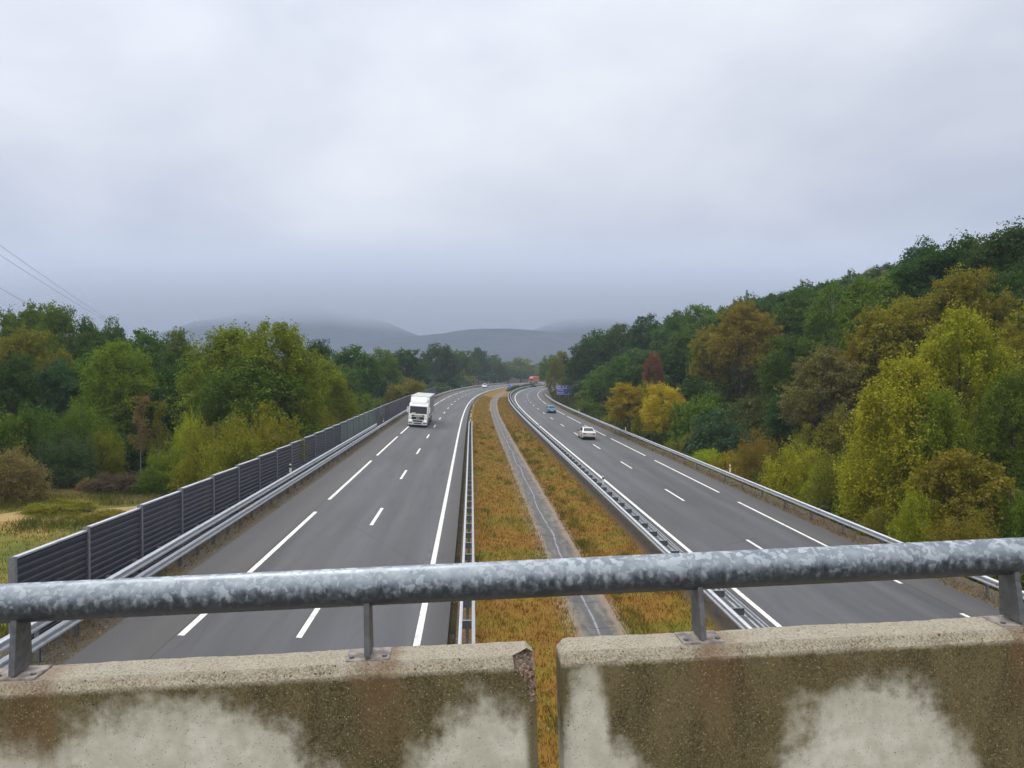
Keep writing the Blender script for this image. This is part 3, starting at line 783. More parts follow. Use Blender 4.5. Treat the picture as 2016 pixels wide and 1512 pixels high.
def fence_post(x, y, h, lean, braces, label):
    z = ground_at(x, y); e = empty('fence_post', (x, y, z), 0, label, 'fence post', 'thin metal fence posts before the right wood')
    m_ = MB(); m_.tube([(0, 0, -.1), (lean * h, 0, h)], .03, 8); m_.build('pole', M['galv_d'], e)
    for bx, by in braces:
        b = MB(); b.tube([(bx, by, -.1), (lean * h * .7, 0, h * .72)], .022, 6); b.build('brace', M['galv_d'], e)
q = P(41.7, 22.6); fence_post(q.x, q.y, 3.0, .22, (), 'thin grey fence pole leaning to the right behind the outer guardrail')
q = P(43.2, 24.4); fence_post(q.x, q.y, 2.6, 0, ((-.9, 0), (.45, -.3)), 'upright corner fence pole held by diagonal braces, before the dark undergrowth')
q = P(52.4, 24.2); fence_post(q.x, q.y, 2.8, .0, (), 'thin straight fence pole beside the brownish roadside bush')

# ------------------------------------------------------------------ signs
def text_mesh(body, size, mat, name='lettering', depth=.006, bold=.0):
    cu = bpy.data.curves.new(name, 'FONT'); cu.body = body; cu.size = size; cu.extrude = depth; cu.offset = bold; cu.align_x = 'CENTER'; cu.align_y = 'CENTER'; cu.resolution_u = 3
    o = bpy.data.objects.new('tmp', cu); COL.objects.link(o); bpy.context.view_layer.update()
    me = bpy.data.meshes.new_from_object(o.evaluated_get(bpy.context.evaluated_depsgraph_get())); bpy.data.objects.remove(o)
    me.name = name; me.materials.clear(); me.materials.append(mat)
    me.transform(Matrix.Rotation(R(90), 4, 'X')); return me
def rounded(mb, x0, x1, z0, z1, y0, y1, r, k=5):
    pts = []
    for cx, cz, a0 in ((x1 - r, z1 - r, 0), (x0 + r, z1 - r, 90), (x0 + r, z0 + r, 180), (x1 - r, z0 + r, 270)):
        for i in range(k + 1): a = R(a0 + 90 * i / k); pts.append((cx + r * math.cos(a), cz + r * math.sin(a)))
    n = len(pts); vs = [(x, y0, z) for x, z in pts] + [(x, y1, z) for x, z in pts]
    mb.add(vs, [tuple(range(n)), tuple(reversed(range(n, 2 * n)))] + [(i, (i + 1) % n, n + (i + 1) % n, n + i) for i in range(n)])
def panel(parent, x0, x1, z0, z1, y=0., mat='sblue', fr=.10):
    b = MB(); rounded(b, x0, x1, z0, z1, y, y + .05, .16); b.build('panel', M['swhite'], parent)
    b = MB(); rounded(b, x0 + fr, x1 - fr, z0 + fr, z1 - fr, y - .012, y - .002, .12); b.build('face', M[mat], parent)
def arrow(parent, cx, cz, L, ang, y, w=.16, mat='swhite'):
    pts = [(-w / 2, -L / 2), (w / 2, -L / 2), (w / 2, L * .1), (w * 1.6, L * .1), (0, L / 2), (-w * 1.6, L * .1), (-w / 2, L * .1)]
    c, s = math.cos(ang), math.sin(ang); pts = [(cx + a * c + b * s, cz - a * s + b * c) for a, b in pts]
    k = len(pts); m_ = MB(); m_.add([(a, y - .004, b) for a, b in pts] + [(a, y + .008, b) for a, b in pts], [tuple(range(k)), tuple(reversed(range(k, 2 * k)))] + [(i, (i + 1) % k, k + (i + 1) % k, k + i) for i in range(k)])
    m_.build('arrow', M[mat], parent)
c = P(238, 24.4); zg = ground_at(c.x, c.y)
e = empty('direction_sign', (c.x, c.y, 0), -psi(200) * .3, 'large blue exit direction sign with white border, beside the right wood', 'road sign')
ZB = .65
panel(e, -2.12, -.22, ZB + 1.78, ZB + 2.72); panel(e, -.16, 2.12, ZB + 1.78, ZB + 2.72); panel(e, -2.12, 2.12, ZB, ZB + 1.74)
for tx, tz, sz, body in ((-1.17, ZB + 2.24, .62, '1500 m'), (-.95, ZB + .50, .60, 'Remesal')):
    o = link('lettering', text_mesh(body, sz, M['swhite'], bold=.012), e, (tx, -.02, tz))
b = MB(); rounded(b, -1.62, -.08, ZB + .95, ZB + 1.52, -.028, -.014, .05); b.build('number_field', M['swhite'], e)
b = MB(); rounded(b, -1.58, -.12, ZB + .99, ZB + 1.48, -.036, -.029, .04); b.build('number_field_red', M['sred'], e)
link('lettering', text_mesh('N-525', .46, M['swhite'], bold=.012), e, (-.85, -.045, ZB + 1.22))
arrow(e, 1.62, ZB + .62, .95, R(45), -.02, .17)
# exit pictogram: a carriageway with a branch
b = MB(); b.box(.32, .5, -.02, -.012, ZB + 1.9, ZB + 2.55); b.box(.62, .86, -.02, -.012, ZB + 1.9, ZB + 2.62); b.box(.5, .62, -.02, -.012, ZB + 2.42, ZB + 2.55); b.build('pictogram', M['swhite'], e)
b = MB(); b.box(1.5, 1.7, -.02, -.012, ZB + 2.15, ZB + 2.4); b.build('pictogram', M['swhite'], e)
for x in (-1.3, 1.3): b = MB(); b.box(x - .06, x + .06, .055, .15, zg - .5, ZB + 2.6); b.build('post', M['galv_d'], e)
def small_sign(s, n, size, zb, label, rot=0., two=False, ang=30):
    c = P(s, n); zg = ground_at(c.x, c.y); e = empty('road_sign', (c.x, c.y, zg), rot, label, 'road sign')
    z0 = zb - zg; panel(e, -size / 2, size / 2, z0, z0 + size, 0., fr=.05)
    arrow(e, -.12 if two else 0, z0 + size * .52, size * .62, R(ang), -.016, size * .14)
    for x in ((-.3, .3) if two else (0,)):
        b = MB(); b.box(x - .04, x + .04, .055, .12, -.4, z0 + size * .9); b.build('post', M['galv_d'], e)
small_sign(318, 5.5, 1.4, P(318, 5.5).z + .95, 'square blue sign with white arrow on the median before dark bushes', two=True, ang=-35)
small_sign(250, 20.6, .95, P(250, 20.6).z + 2.1, "small blue arrow sign on a post near the far end of the right guardrail", ang=60)
c = P(101.5, -11.35); e = empty('road_sign', c, -psi(101), 'round grey back of a traffic sign in front of the noise barrier', 'road sign')
b = MB(); b.box(-.04, .04, -.03, .03, -.3, 2.5); b.build('post', M['galv_d'], e)
b = MB(); b.lathe_x(0, 0, 0, [(-.012, .44), (-.012, .45), (.012, .45), (.012, .42), (.004, .41)], 28); o = b.build('disc', M['sback'], e); o.rotation_euler = (0, 0, R(90)); o.location = (0, .05, 2.1)

# ------------------------------------------------------------------ power lines, upper left
def cable(a, b, sag, label):
    a = Vector(a); b = Vector(b); pts = []
    for i in range(25):
        t = i / 24; q = a.lerp(b, t) - a; q.z -= sag * 4 * t * (1 - t); pts.append(q)
    e = MB(); e.tube(pts, .020, 6); o = e.build('power_cable', M['wire']); o.location = a; tag(o, label, 'cable', 'power cables over the left wood')
def cab(a, b, t0, t1, label):
    a, b = Vector(a), Vector(b); cable(a.lerp(b, t0), a.lerp(b, t1), .5, label)
cab((-57, 90, 22.4), (-97.8, 200, 19.3), -.5, 1.35, 'upper of the two long power cables crossing the sky over the left wood')
cab((-57, 90, 21.3), (-98.8, 200, 19.3), -.5, 1.35, 'lower of the two long power cables crossing the sky over the left wood')
cab((-57, 90, 17.7), (-65.5, 110, 17.35), -1.2, 1.8, 'short lone power cable low at the left edge of the sky, dipping behind the trees')

# ------------------------------------------------------------------ the bridge we stand on
D0 = 2.45; PIT = .018916; FPX = 1590.8
def cam_pt(u, v, d):
    x = (u - 1008) / FPX * d; vv = (756 - v) / FPX * d
    return Vector((x, d * math.cos(PIT) + vv * math.sin(PIT), -d * math.sin(PIT) + vv * math.cos(PIT) + EYE))
A = cam_pt(40, 1186.5, D0); B = cam_pt(1985, 1095, D0 * 1.0834)
ux = (B - A).normalized(); LR = (B - A).length
uy = Vector((-ux.y, ux.x, 0)).normalized(); uz = ux.cross(uy).normalized()
def wall_frame(o): return Matrix(((ux.x, uy.x, uz.x, o.x), (ux.y, uy.y, uz.y, o.y), (ux.z, uy.z, uz.z, o.z), (0, 0, 0, 1)))
J = cam_pt(1070, 1259, 2.61)         # far top edge of the parapet at the open joint
W = wall_frame(J)                     # local x along the wall, y outward, z up
WT = .125                              # wall top width
def wl(p): return W.inverted() @ p
_t = NT('broken_concrete'); _o = _t.coord(); _v = _t.sep(_t.voro(_o, 85, 'F1', 1)); _n = _t.noise(_o, 60, 4, .7)
M['scar'] = _t.out(_t.mix(_t.mr(_n, .35, .65), _t.mix(_v[0], (.16, .10, .065), (.42, .30, .21)), _t.mix(_v[1], (.05, .035, .025), (.50, .44, .36))), .95, 0, .2, _t.bump(_n, .8, .006))
def wall(name, x0, x1, label, broken=False, seed=0):
    """prism with chamfered long edges and chamfered ends; the joint-side corner of one is broken off"""
    mb = MB(); ch = .022; yb = .0; yf = -WT; H_ = 1.9
    def ring(x, i):      # cross-section loop, shrunk by i (for the end chamfer)
        return [(x, yf - ch + i, -H_), (x, yf - ch + i, -ch * 1.35 - i * .4), (x, yf + i, -i), (x, yb - i, -i), (x, yb + ch - i, -ch * 1.35 - i * .4), (x, yb + ch - i, -H_)]
    xs = [x0, x0 + ch]; n = max(2, int((x1 - x0 - 2 * ch) / .02)); xs += [x0 + ch + (x1 - x0 - 2 * ch) * i / n for i in range(1, n)]; xs += [x1 - ch, x1]
    r = random.Random(seed); k = 6; N = len(xs)
    jit = [[0] * 3 for _ in xs]; a_ = 0.
    for i, x in enumerate(xs):
        i_ = ch * .8 if i in (0, N - 1) else 0.
        loop = ring(x, i_)
        dz = .0018 * math.sin(x * 9) + r.uniform(-.0012, .0012); dy = r.uniform(-.0016, .0016)
        loop = [(p[0], p[1] + (dy if 0 < j < 5 else 0), p[2] + (dz if 0 < j < 5 else 0)) for j, p in enumerate(loop)]
        mb.v += loop
    for i in range(N - 1):
        for j in range(k - 1): a = i * k + j; mb.f.append((a, a + 1, a + 1 + k, a + k)); mb.mi.append(0)
    mb.f.append(tuple(range(k))); mb.mi.append(0); mb.f.append(tuple((N - 1) * k + j for j in reversed(range(k)))); mb.mi.append(0)
    me = mb.mesh(name, [M['parapet'], M['scar']]); o = link(name, me); o.matrix_world = W; tag(o, label, 'parapet', None)
    if broken:
        bm = bmesh.new(); bm.from_mesh(me)
        # spall: cut the corner with a tilted plane and roughen the scar
        for co, no in ((Vector((x1 - .066, yf - .015, -.022)), Vector((.70, -.55, .50))), (Vector((x1 - .034, yf - .024, -.085)), Vector((.62, -.76, .10)))):
            res = bmesh.ops.bisect_plane(bm, geom=bm.verts[:] + bm.edges[:] + bm.faces[:], plane_co=co, plane_no=no.normalized(), clear_outer=True, dist=1e-5)
            cut = [g_ for g_ in res['geom_cut'] if isinstance(g_, bmesh.types.BMEdge)]
            fr = bmesh.ops.holes_fill(bm, edges=cut)['faces']
            for f_ in fr: f_.material_index = 1
            tri = bmesh.ops.triangulate(bm, faces=fr)['faces']
            for lv in range(3):
                es = list({e_ for f_ in tri for e_ in f_.edges}); in_ = {e_ for e_ in es if all(g_.material_index == 1 for g_ in e_.link_faces)}
                bmesh.ops.subdivide_edges(bm, edges=[e_ for e_ in es if e_.calc_length() > .006], cuts=1, use_grid_fill=True)
                tri = bmesh.ops.triangulate(bm, faces=[f_ for f_ in bm.faces if f_.material_index == 1])['faces']
            rr_ = random.Random(int(-co.z * 1000))
            for v_ in {v_ for f_ in tri for v_ in f_.verts if all(g_.material_index == 1 for g_ in v_.link_faces)}: v_.co -= no.normalized() * (rr_.uniform(-.001, .008) + .004)
        bm.to_mesh(me); bm.free()
    return o
G0 = .5 * 50 / FPX * 2.5
wall('parapet', -6.3, -G0, 'stained concrete parapet panel left of the open joint, its top corner chipped off', True, 1)
wall('parapet', G0, 6.3, 'stained concrete parapet panel right of the open joint, with whole corners', False, 2)
# chips of exposed aggregate in the broken corner
# handrail pipe, local x along its axis
Rr = Matrix(((ux.x, uy.x, uz.x, A.x), (ux.y, uy.y, uz.y, A.y), (ux.z, uy.z, uz.z, A.z), (0, 0, 0, 1)))
rl = empty('bridge_handrail', wl(A) * 0 + A, 0, 'thick mottled galvanised pipe handrail on flat steel posts along the parapet', 'handrail')
rl.matrix_world = Rr
TR = .0585
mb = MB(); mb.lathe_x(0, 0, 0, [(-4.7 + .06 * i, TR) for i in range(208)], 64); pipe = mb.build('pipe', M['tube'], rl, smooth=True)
ztop = (wall_frame(A).inverted() @ W @ Vector((0, 0, 0))).z; yc = (wall_frame(A).inverted() @ W @ Vector((0, -WT / 2, 0))).y
for k in range(-4, 8):
    x = LR / 3 * k
    pb = MB(); t = .009
    prof = [(-.040 , -.03), (.040, -.03), (yc + .048, ztop + .012), (yc - .056, ztop + .012)]
    prism(pb, prof, x - t, x + t); pb.build('post', M['postd'], rl, bevel=.0015, seg=1)
    fb = MB(); fb.box(x - .066, x + .066, yc - .054, yc + .052, ztop - .004, ztop + .006); fb.build('foot_plate', M['foot'], rl, bevel=.002, seg=1)
    for bx in (-.05, .05):
        bb = MB(); bb.tube([(x + bx, yc - .03, ztop + .005), (x + bx, yc - .03, ztop + .011)], .008, 6); bb.build('bolt', M['postd'], rl)
# chipped aggregate rubble left in the scar
r = random.Random(21); mb = MB()
for i in range(46):
    c0 = Vector((-G0 - .012 - abs(r.gauss(0, .016)), -WT - .012 + r.uniform(-.01, .045), -.075 + r.uniform(-.05, .045))); a = r.uniform(.004, .010)
    vs = [c0 + Vector((r.gauss(0, 1), r.gauss(0, 1), r.gauss(0, 1))).normalized() * a for _ in range(5)]
    mb.add(vs, [(0, 1, 2), (0, 2, 3), (0, 3, 4), (1, 2, 4), (2, 3, 4), (0, 1, 4)])
chip = mb.build('exposed_aggregate', plain('chipped_aggregate', (.34, .21, .145), .9, var=.45, sc=60), None, merge=False)
par = [o for o in bpy.data.objects if o.name == 'parapet'][0]; chip.parent = par
# deck, kept well under the bottom edge of the picture
mb = MB(); mb.box(-7, 7, -9.0, .10, -2.7, -1.0); dk = mb.build('bridge_deck', [M['concrete']]); dk.matrix_world = W; structure(dk)
mb = MB(); mb.box(-7, 7, -8.6, -2.2, -.996, -.985); rd = mb.build('bridge_road', [M['deck']]); rd.matrix_world = W; structure(rd)
mb = MB(); mb.box(-7, 7, -2.18, -.2, -.998, -.86); rd = mb.build('bridge_pavement', [M['concrete']]); rd.matrix_world = W; structure(rd)

# ------------------------------------------------------------------ vehicles  (x right, y forward, z up)
def place_vehicle(e, s, n, oncoming=False, extra=0.):
    b = BL if n < 0 else BR; e.location = P(s, n, .008)
    e.rotation_mode = 'XYZ'; e.rotation_euler = (0, -b if oncoming else b, -psi(s) + (math.pi if oncoming else 0) + extra)
def wheel(parent, x, y, r, w, side):
    e = MB(); e.lathe_x(0, 0, 0, [(-w / 2, r * .6), (-w / 2, r * .93), (-w / 2 + .03, r), (w / 2 - .03, r), (w / 2, r * .93), (w / 2, r * .6)], 24)
    t = e.build('wheel', M['rubber'], parent, smooth=True); t.location = (x, y, r)
    h = MB(); h.lathe_x(side * (w / 2 - .008), 0, 0, [(-.02, r * .62), (side * .0 + .0, r * .62), (.02, r * .56), (.024, r * .18), (.03, r * .05)] if side > 0 else [(-.03, r * .05), (-.024, r * .18), (-.02, r * .56), (.0, r * .62), (.02, r * .62)], 20)
    h.build('rim', M['rim'], t, smooth=True)
def quadp(a, b, c, d, u, v): return (a * (1 - u) + b * u) * (1 - v) + (d * (1 - u) + c * u) * v
def pane(parent, name, q, u0, u1, v0, v1, mat, off=.006, th=.01):
    a, b, c, d = [Vector(p) for p in q]; n = (b - a).cross(d - a).normalized()
    pts = [quadp(a, b, c, d, u, v) + n * off for u, v in ((u0, v0), (u1, v0), (u1, v1), (u0, v1))]; bk = [p - n * th for p in pts]
    m_ = MB(); m_.add(pts + bk, [(0, 1, 2, 3), (7, 6, 5, 4), (0, 4, 5, 1), (1, 5, 6, 2), (2, 6, 7, 3), (3, 7, 4, 0)]); return m_.build(name, M[mat], parent)
def make_car(label, paint, L, W_, H_, style, tailbar=False):
    e = empty('car', (0, 0, 0), 0, label, 'car'); hw = W_ / 2; r = .31; wb0 = L * .2; wb1 = L * .8
    bz = .86 if style != 'van' else 1.05
    deck = bz + .10 if style == 'sedan' else bz
    def arch(cy): return [(cy - r * 1.12 * math.cos(R(a)), .30 + r * 1.12 * math.sin(R(a)) if a not in (0, 180) else .2) for a in range(0, 181, 20)]
    prof = [(.10, .22)] + arch(wb0) + arch(wb1) + [(L - .08, .22), (L - .0, .42), (L - .03, .60), (L - .25, .74), (L * .72, bz), (L * .22, deck), (.12, deck), (.02, deck - .12), (0, .55), (.03, .36)]
    b = MB(); prism(b, prof, -hw, hw); b.build('body', M[paint], e, smooth=True, bevel=.055, seg=3)
    z0, z1 = bz - .03, H_
    if style == 'sedan': y = (.42, L * .29, L * .56, L * .76)
    elif style == 'hatch': y = (.10, .55, L * .60, L * .80)
    else: y = (.06, .22, L * .62, L * .82)
    bw, tw = hw * .94, hw * .73
    c8 = [(-bw, y[0], z0 + (deck - bz)), (bw, y[0], z0 + (deck - bz)), (bw, y[3], z0), (-bw, y[3], z0), (-tw, y[1], z1 - .03), (tw, y[1], z1 - .03), (tw, y[2], z1 - .01), (-tw, y[2], z1 - .01)]
    g = MB(); g.add(c8, [(0, 1, 2, 3), (4, 7, 6, 5), (0, 4, 5, 1), (1, 5, 6, 2), (2, 6, 7, 3), (3, 7, 4, 0)]); g.build('cabin', M[paint], e, smooth=True, bevel=.06, seg=3)
    pane(e, 'rear_window', (c8[0], c8[1], c8[5], c8[4]), .08, .92, .16, .88, 'glass', .004); pane(e, 'windscreen', (c8[2], c8[3], c8[7], c8[6]), .07, .93, .10, .90, 'glass', .004)
    for q in ((c8[1], c8[2], c8[6], c8[5]), (c8[3], c8[0], c8[4], c8[7])):
        pane(e, 'side_window', q, .10, .47, .2, .86, 'glass', .004); pane(e, 'side_window', q, .51, .90, .2, .86, 'glass', .004)
    for sx in (-1, 1):
        wheel(e, sx * (hw - .10), wb0, r, .2, sx); wheel(e, sx * (hw - .10), wb1, r, .2, sx)
        m_ = MB(); m_.box(sx * hw - (.0 if sx > 0 else .17), sx * hw + (.17 if sx > 0 else 0), L * .66, L * .66 + .10, bz - .02, bz + .12); m_.build('mirror', M['black' if paint != 'white' else 'white'], e, bevel=.02)
        m_ = MB(); m_.box(sx * (hw - .26) - .17, sx * (hw - .26) + .17, -.012, .09, deck - .30, deck - .14); m_.build('tail_lamp', M['redlamp'], e, bevel=.015)
        m_ = MB(); m_.box(sx * (hw - .26) - .17, sx * (hw - .26) + .17, L - .16, L + .004, .56, .70); m_.build('headlight', M['lamp' if style == 'van' else 'plate'], e, bevel=.015)
    if tailbar: m_ = MB(); m_.box(-hw * .45, hw * .45, -.010, .05, deck - .25, deck - .20); m_.build('tail_light_bar', M['redlamp'], e)
    m_ = MB(); m_.box(-.26, .26, -.014, .02, deck - .42, deck - .31); m_.build('number_plate', M['plate'], e)
    m_ = MB(); m_.box(-hw * .86, hw * .86, -.02, .12, .22, .40); m_.build('bumper', M['black'], e, bevel=.02)
    m_ = MB(); m_.box(-hw * .7, hw * .7, L - .1, L + .012, .26, .44); m_.build('grille', M['black'], e, bevel=.02)
    m_ = MB(); m_.box(-hw * .8, hw * .8, .3, L - .3, .15, .30); m_.build('underbody', M['black'], e)
    return e
e = make_car('pale silver saloon car seen from behind, nearest car on the outbound carriageway', 'silver', 4.35, 1.66, 1.44, 'sedan', True); place_vehicle(e, 96.4, 14.08, extra=.0)
e = make_car('bright blue hatchback seen from behind, farther up the outbound lanes', 'blue', 4.0, 1.66, 1.46, 'hatch'); place_vehicle(e, 156.4, 15.25)
e = make_car('distant white estate car coming round the far bend on the oncoming side', 'white', 4.2, 1.75, 1.65, 'van'); place_vehicle(e, 348.5, -7.4, True)

def make_truck(label, paint, box_paint, side, full=True):
    e = empty('truck', (0, 0, 0), 0, label, 'truck'); hw = 1.25          # front bumper at y = 0, body stretches to negative y
    prof = [(-.02, .27), (.0, .55), (-.02, 1.55), (-.10, 1.72), (-.26, 2.72), (-.42, 2.95), (-.75, 3.12), (-2.2, 3.2), (-2.2, .95), (-1.95, .8), (-1.9, .62), (-1.75, .9), (-1.5, 1.08), (-1.25, 1.1), (-.98, .95), (-.82, .7), (-.8, .30)]
    b = MB(); prism(b, prof, -hw, hw); b.build('cab', M[paint], e, smooth=True, bevel=.07, seg=3)
    d = MB(); dp = [(-.55, 3.02), (-.72, 3.30), (-1.1, 3.62), (-1.6, 3.86), (-2.05, 3.92), (-2.05, 3.0)]
    prism(d, dp, -1.02, 1.02); d.build('roof_deflector', M[paint], e, smooth=True, bevel=.09, seg=3)
    if full:
        for sx in (-1, 1):
            m_ = MB(); m_.add([(sx * 1.02, -.95, 3.05), (sx * 1.2, -1.1, 3.02), (sx * 1.18, -2.1, 3.05), (sx * 1.0, -2.1, 3.0), (sx * 1.0, -1.25, 3.55), (sx * 1.14, -1.4, 3.5), (sx * 1.16, -2.1, 3.8), (sx * 1.0, -2.1, 3.8)], [(0, 1, 2, 3), (4, 7, 6, 5), (0, 4, 5, 1), (1, 5, 6, 2), (2, 6, 7, 3), (3, 7, 4, 0)]); m_.build('side_fairing', M[paint], e)
    ws = ((-hw, -.10, 1.72), (hw, -.10, 1.72), (hw, -.27, 2.76), (-hw, -.27, 2.76)); ws = (ws[1], ws[0], ws[3], ws[2])
    pane(e, 'windscreen', ws, .05, .95, .05, .93, 'glass', .008)
    v = MB(); v.box(-1.05, 1.05, -.36, -.12, 2.70, 2.80); v.build('sun_visor', M[paint], e, bevel=.03)
    for x0, x1, z0, z1, mt, nm in ((-.82, .82, 1.02, 1.36, 'black', 'grille'), (-.84, .84, 1.44, 1.60, 'black', 'upper_grille'), (-.62, .62, .70, .90, 'black', 'lower_grille'), (-.5, .5, .44, .58, 'black', 'bumper_intake'), (-1.2, -.72, .52, .62, 'black', 'bumper_slot'), (.72, 1.2, .52, .62, 'black', 'bumper_slot')):
        m_ = MB(); m_.box(x0, x1, -.05, .022, z0, z1); m_.build(nm, M[mt], e, bevel=.015)
    m_ = MB(); m_.box(-.5, .5, .0, .034, 1.45, 1.60); m_.build('name_strip', M['yplate'], e)
    m_ = MB(); m_.box(-.27, .27, .0, .03, .60, .69); m_.build('number_plate', M['plate'], e)
    for sx in (-1, 1):
        m_ = MB(); m_.box(sx * 1.0 - .19, sx * 1.0 + .19, -.12, .03, .72, .96); m_.build('headlight', M['lamp'], e, bevel=.03)
        m_ = MB(); m_.box(sx * 1.42 - .12, sx * 1.42 + .12, -.42, -.26, 1.85, 2.62); m_.box(sx * 1.28 - .06, sx * 1.28 + .06, -.38, -.32, 2.5, 2.56); m_.build('mirror', M[paint], e, bevel=.03)
        q = [(sx * hw, -1.25, 1.85), (sx * hw, -.38, 1.85), (sx * hw, -.44, 2.6), (sx * hw, -1.25, 2.6)]; q = q if sx < 0 else [q[1], q[0], q[3], q[2]]
        pane(e, 'side_window', q, .05, .95, .05, .95, 'glass', .008)
        wheel(e, sx * 1.1, -1.38, .5, .3, sx)
        for y in (-5.0,): wheel(e, sx * 1.02, y, .5, .5, sx)
        for y in (-10.6, -11.9, -13.2): wheel(e, sx * 1.02, y, .5, .4, sx)
    if full:
        for body, sz, mt, x, z, y in (('MAN', .21, 'swhite', 0, 1.19, .024),):
            o = link('lettering', text_mesh(body, sz, M[mt], bold=.008), e, (x, y, z)); o.rotation_euler = (0, 0, math.pi)
        w_ = MB()
        for sx in (-.55, .15): w_.tube([(sx, -.075, 1.75), (sx + .5, -.11, 1.86)], .012, 5)
        w_.build('wiper', M['black'], e)
        w_ = MB(); w_.box(.35, .85, -.105, -.095, 1.80, 1.9); w_.build('dash_paper', M['plate'], e)
    b = MB(); b.box(-1.27, 1.27, -16.3, -2.72, 1.18, 3.98); b.build('trailer_box', M[side], e, bevel=.03)
    b = MB(); b.box(-1.285, 1.285, -16.32, -2.70, 3.94, 4.03); b.build('trailer_roof', M[box_paint], e, bevel=.02)
    b = MB(); b.box(-1.285, 1.285, -2.74, -2.69, 1.2, 3.95); b.build('trailer_front', M[box_paint], e)
    b = MB(); b.box(-1.28, 1.28, -16.3, -2.75, 1.08, 1.2); b.build('side_rail', M['plate'], e)
    b = MB(); b.box(-.45, .45, -16., -1.2, .62, 1.06); b.build('chassis', M['black'], e)
    for sx in (-1, 1): b = MB(); b.box(sx * 1.2 - .03, sx * 1.2 + .03, -9.6, -6.0, .5, .98); b.build('side_guard', M['sback'], e)
    for sx in (-1, 1): b = MB(); b.box(sx * 1.05 - .2, sx * 1.05 + .2, -4.2, -2.4, .4, 1.0); b.build('fuel_tank', M['sback'], e, bevel=.06)
    return e
e = make_truck('white articulated truck with grey curtain trailer and lit headlamps in the oncoming outer lane', 'white', 'white', 'tarp'); place_vehicle(e, 106.9, -7.2, True)
e = make_truck('far red truck half hidden by the median bushes at the end of the bend', 'red', 'red', 'red', False); place_vehicle(e, 480, -6.8, True)
# ------------------------------------------------------------------ trees and shrubs
def crown_arrays(seed, kind, H, Rr_, nclump, nleaf, leaf):
    r = np.random.RandomState(seed); cs = []; rc = []; el = []
    for i in range(nclump):
        th = r.uniform(0, 2 * np.pi)
        if kind == 'oak':
            cz = r.uniform(-.62, 1.); rr = math.sqrt(max(0, 1 - cz * cz)); f = r.uniform(.55, .92)
            c = (Rr_ * rr * math.cos(th) * f, Rr_ * rr * math.sin(th) * f, H * .56 + cz * H * .40 * f); k = Rr_ * r.uniform(.17, .34); e = .72
        elif kind == 'birch':
            t_ = r.uniform(.06, .97) ** .9; pr = (max(0., 1 - abs((t_ - .38) / (.62 if t_ > .38 else .5)) ** 2.0)) ** .62; f = math.sqrt(r.uniform(.15, .95))
            c = (Rr_ * pr * math.cos(th) * f, Rr_ * pr * math.sin(th) * f, H * (.04 + .93 * t_ - .05 * f)); k = Rr_ * r.uniform(.14, .27) * (.55 + .6 * pr); e = 1.55
        elif kind == 'dome':
            cz = r.uniform(0, 1.); rr = math.sqrt(1 - cz * cz * .92); f = r.uniform(.5, .92)
            c = (Rr_ * rr * math.cos(th) * f, Rr_ * rr * math.sin(th) * f, H * (.06 + .84 * cz * f)); k = Rr_ * r.uniform(.16, .30); e = 1.15
        else:
            t_ = r.uniform(.35, .98); f = r.uniform(.1, .8)
            c = (Rr_ * math.cos(th) * f * (1.1 - t_ * .6), Rr_ * math.sin(th) * f * (1.1 - t_ * .6), H * t_); k = Rr_ * r.uniform(.15, .3); e = 1.2
        cs.append(c); rc.append(k); el.append(e)
    cs = np.array(cs); rc = np.array(rc); el = np.array(el)
    wgt = rc ** 2; idx = r.choice(nclump, nleaf, p=wgt / wgt.sum())
    NS = 22                                            # twigs carrying the leaves inside every clump
    sd = r.normal(0, 1, (nclump, NS, 3)); sd[:, :, 2] += .3; sd /= np.linalg.norm(sd, axis=2)[:, :, None]
    sr = r.uniform(.45, 1.05, (nclump, NS)); sj = r.randint(0, NS, nleaf); sv = r.uniform(0, 1, (nclump, NS))
    q_ = sd[idx, sj] * sr[idx, sj][:, None] + np.clip(r.normal(0, .15, (nleaf, 3)), -.3, .3); rad = np.linalg.norm(q_, axis=1); d = q_ / rad[:, None]
    out = r.uniform(0, 1, nleaf) < .03; rad[out] *= r.uniform(1., 1.12, out.sum())
    wob = 1 + .12 * np.sin(d[:, 0] * 5 + idx) * np.sin(d[:, 1] * 4 + idx * 1.7) + .18 * np.sin(d[:, 2] * 9 + idx * 2.3)
    k = rc[idx] * rad * wob
    p = cs[idx] + d * k[:, None] * np.stack([np.ones(nleaf), np.ones(nleaf), el[idx]], 1)
    p[:, 2] = np.maximum(p[:, 2], .05)
    nrm = d * .55 + r.normal(0, .62, (nleaf, 3)); nrm[:, 2] += .35; nrm /= np.linalg.norm(nrm, axis=1)[:, None]
    a = np.cross(nrm, r.normal(0, 1, (nleaf, 3))); a /= np.linalg.norm(a, axis=1)[:, None]; b = np.cross(nrm, a)
    sz = leaf * r.uniform(.55, 1.25, nleaf); asp = r.uniform(.45, .8, nleaf)
    A_ = a * sz[:, None] * .5; B_ = b * (sz * asp)[:, None] * .5
    V = np.stack([p - A_, p - B_ + A_ * .15, p + A_, p + B_ + A_ * .15], 1).reshape(-1, 3)
    cv = r.uniform(0, 1, nclump); cw = r.uniform(0, 1, nclump)
    v = np.clip(.42 * r.uniform(0, 1, nleaf) + .30 * sv[idx, sj] + .28 * cv[idx], 0, 1); w = np.clip(cw[idx] + r.normal(0, .12, nleaf), 0, 1)
    return V, np.repeat(v, 4), np.repeat(w, 4), cs
PROTO = {}
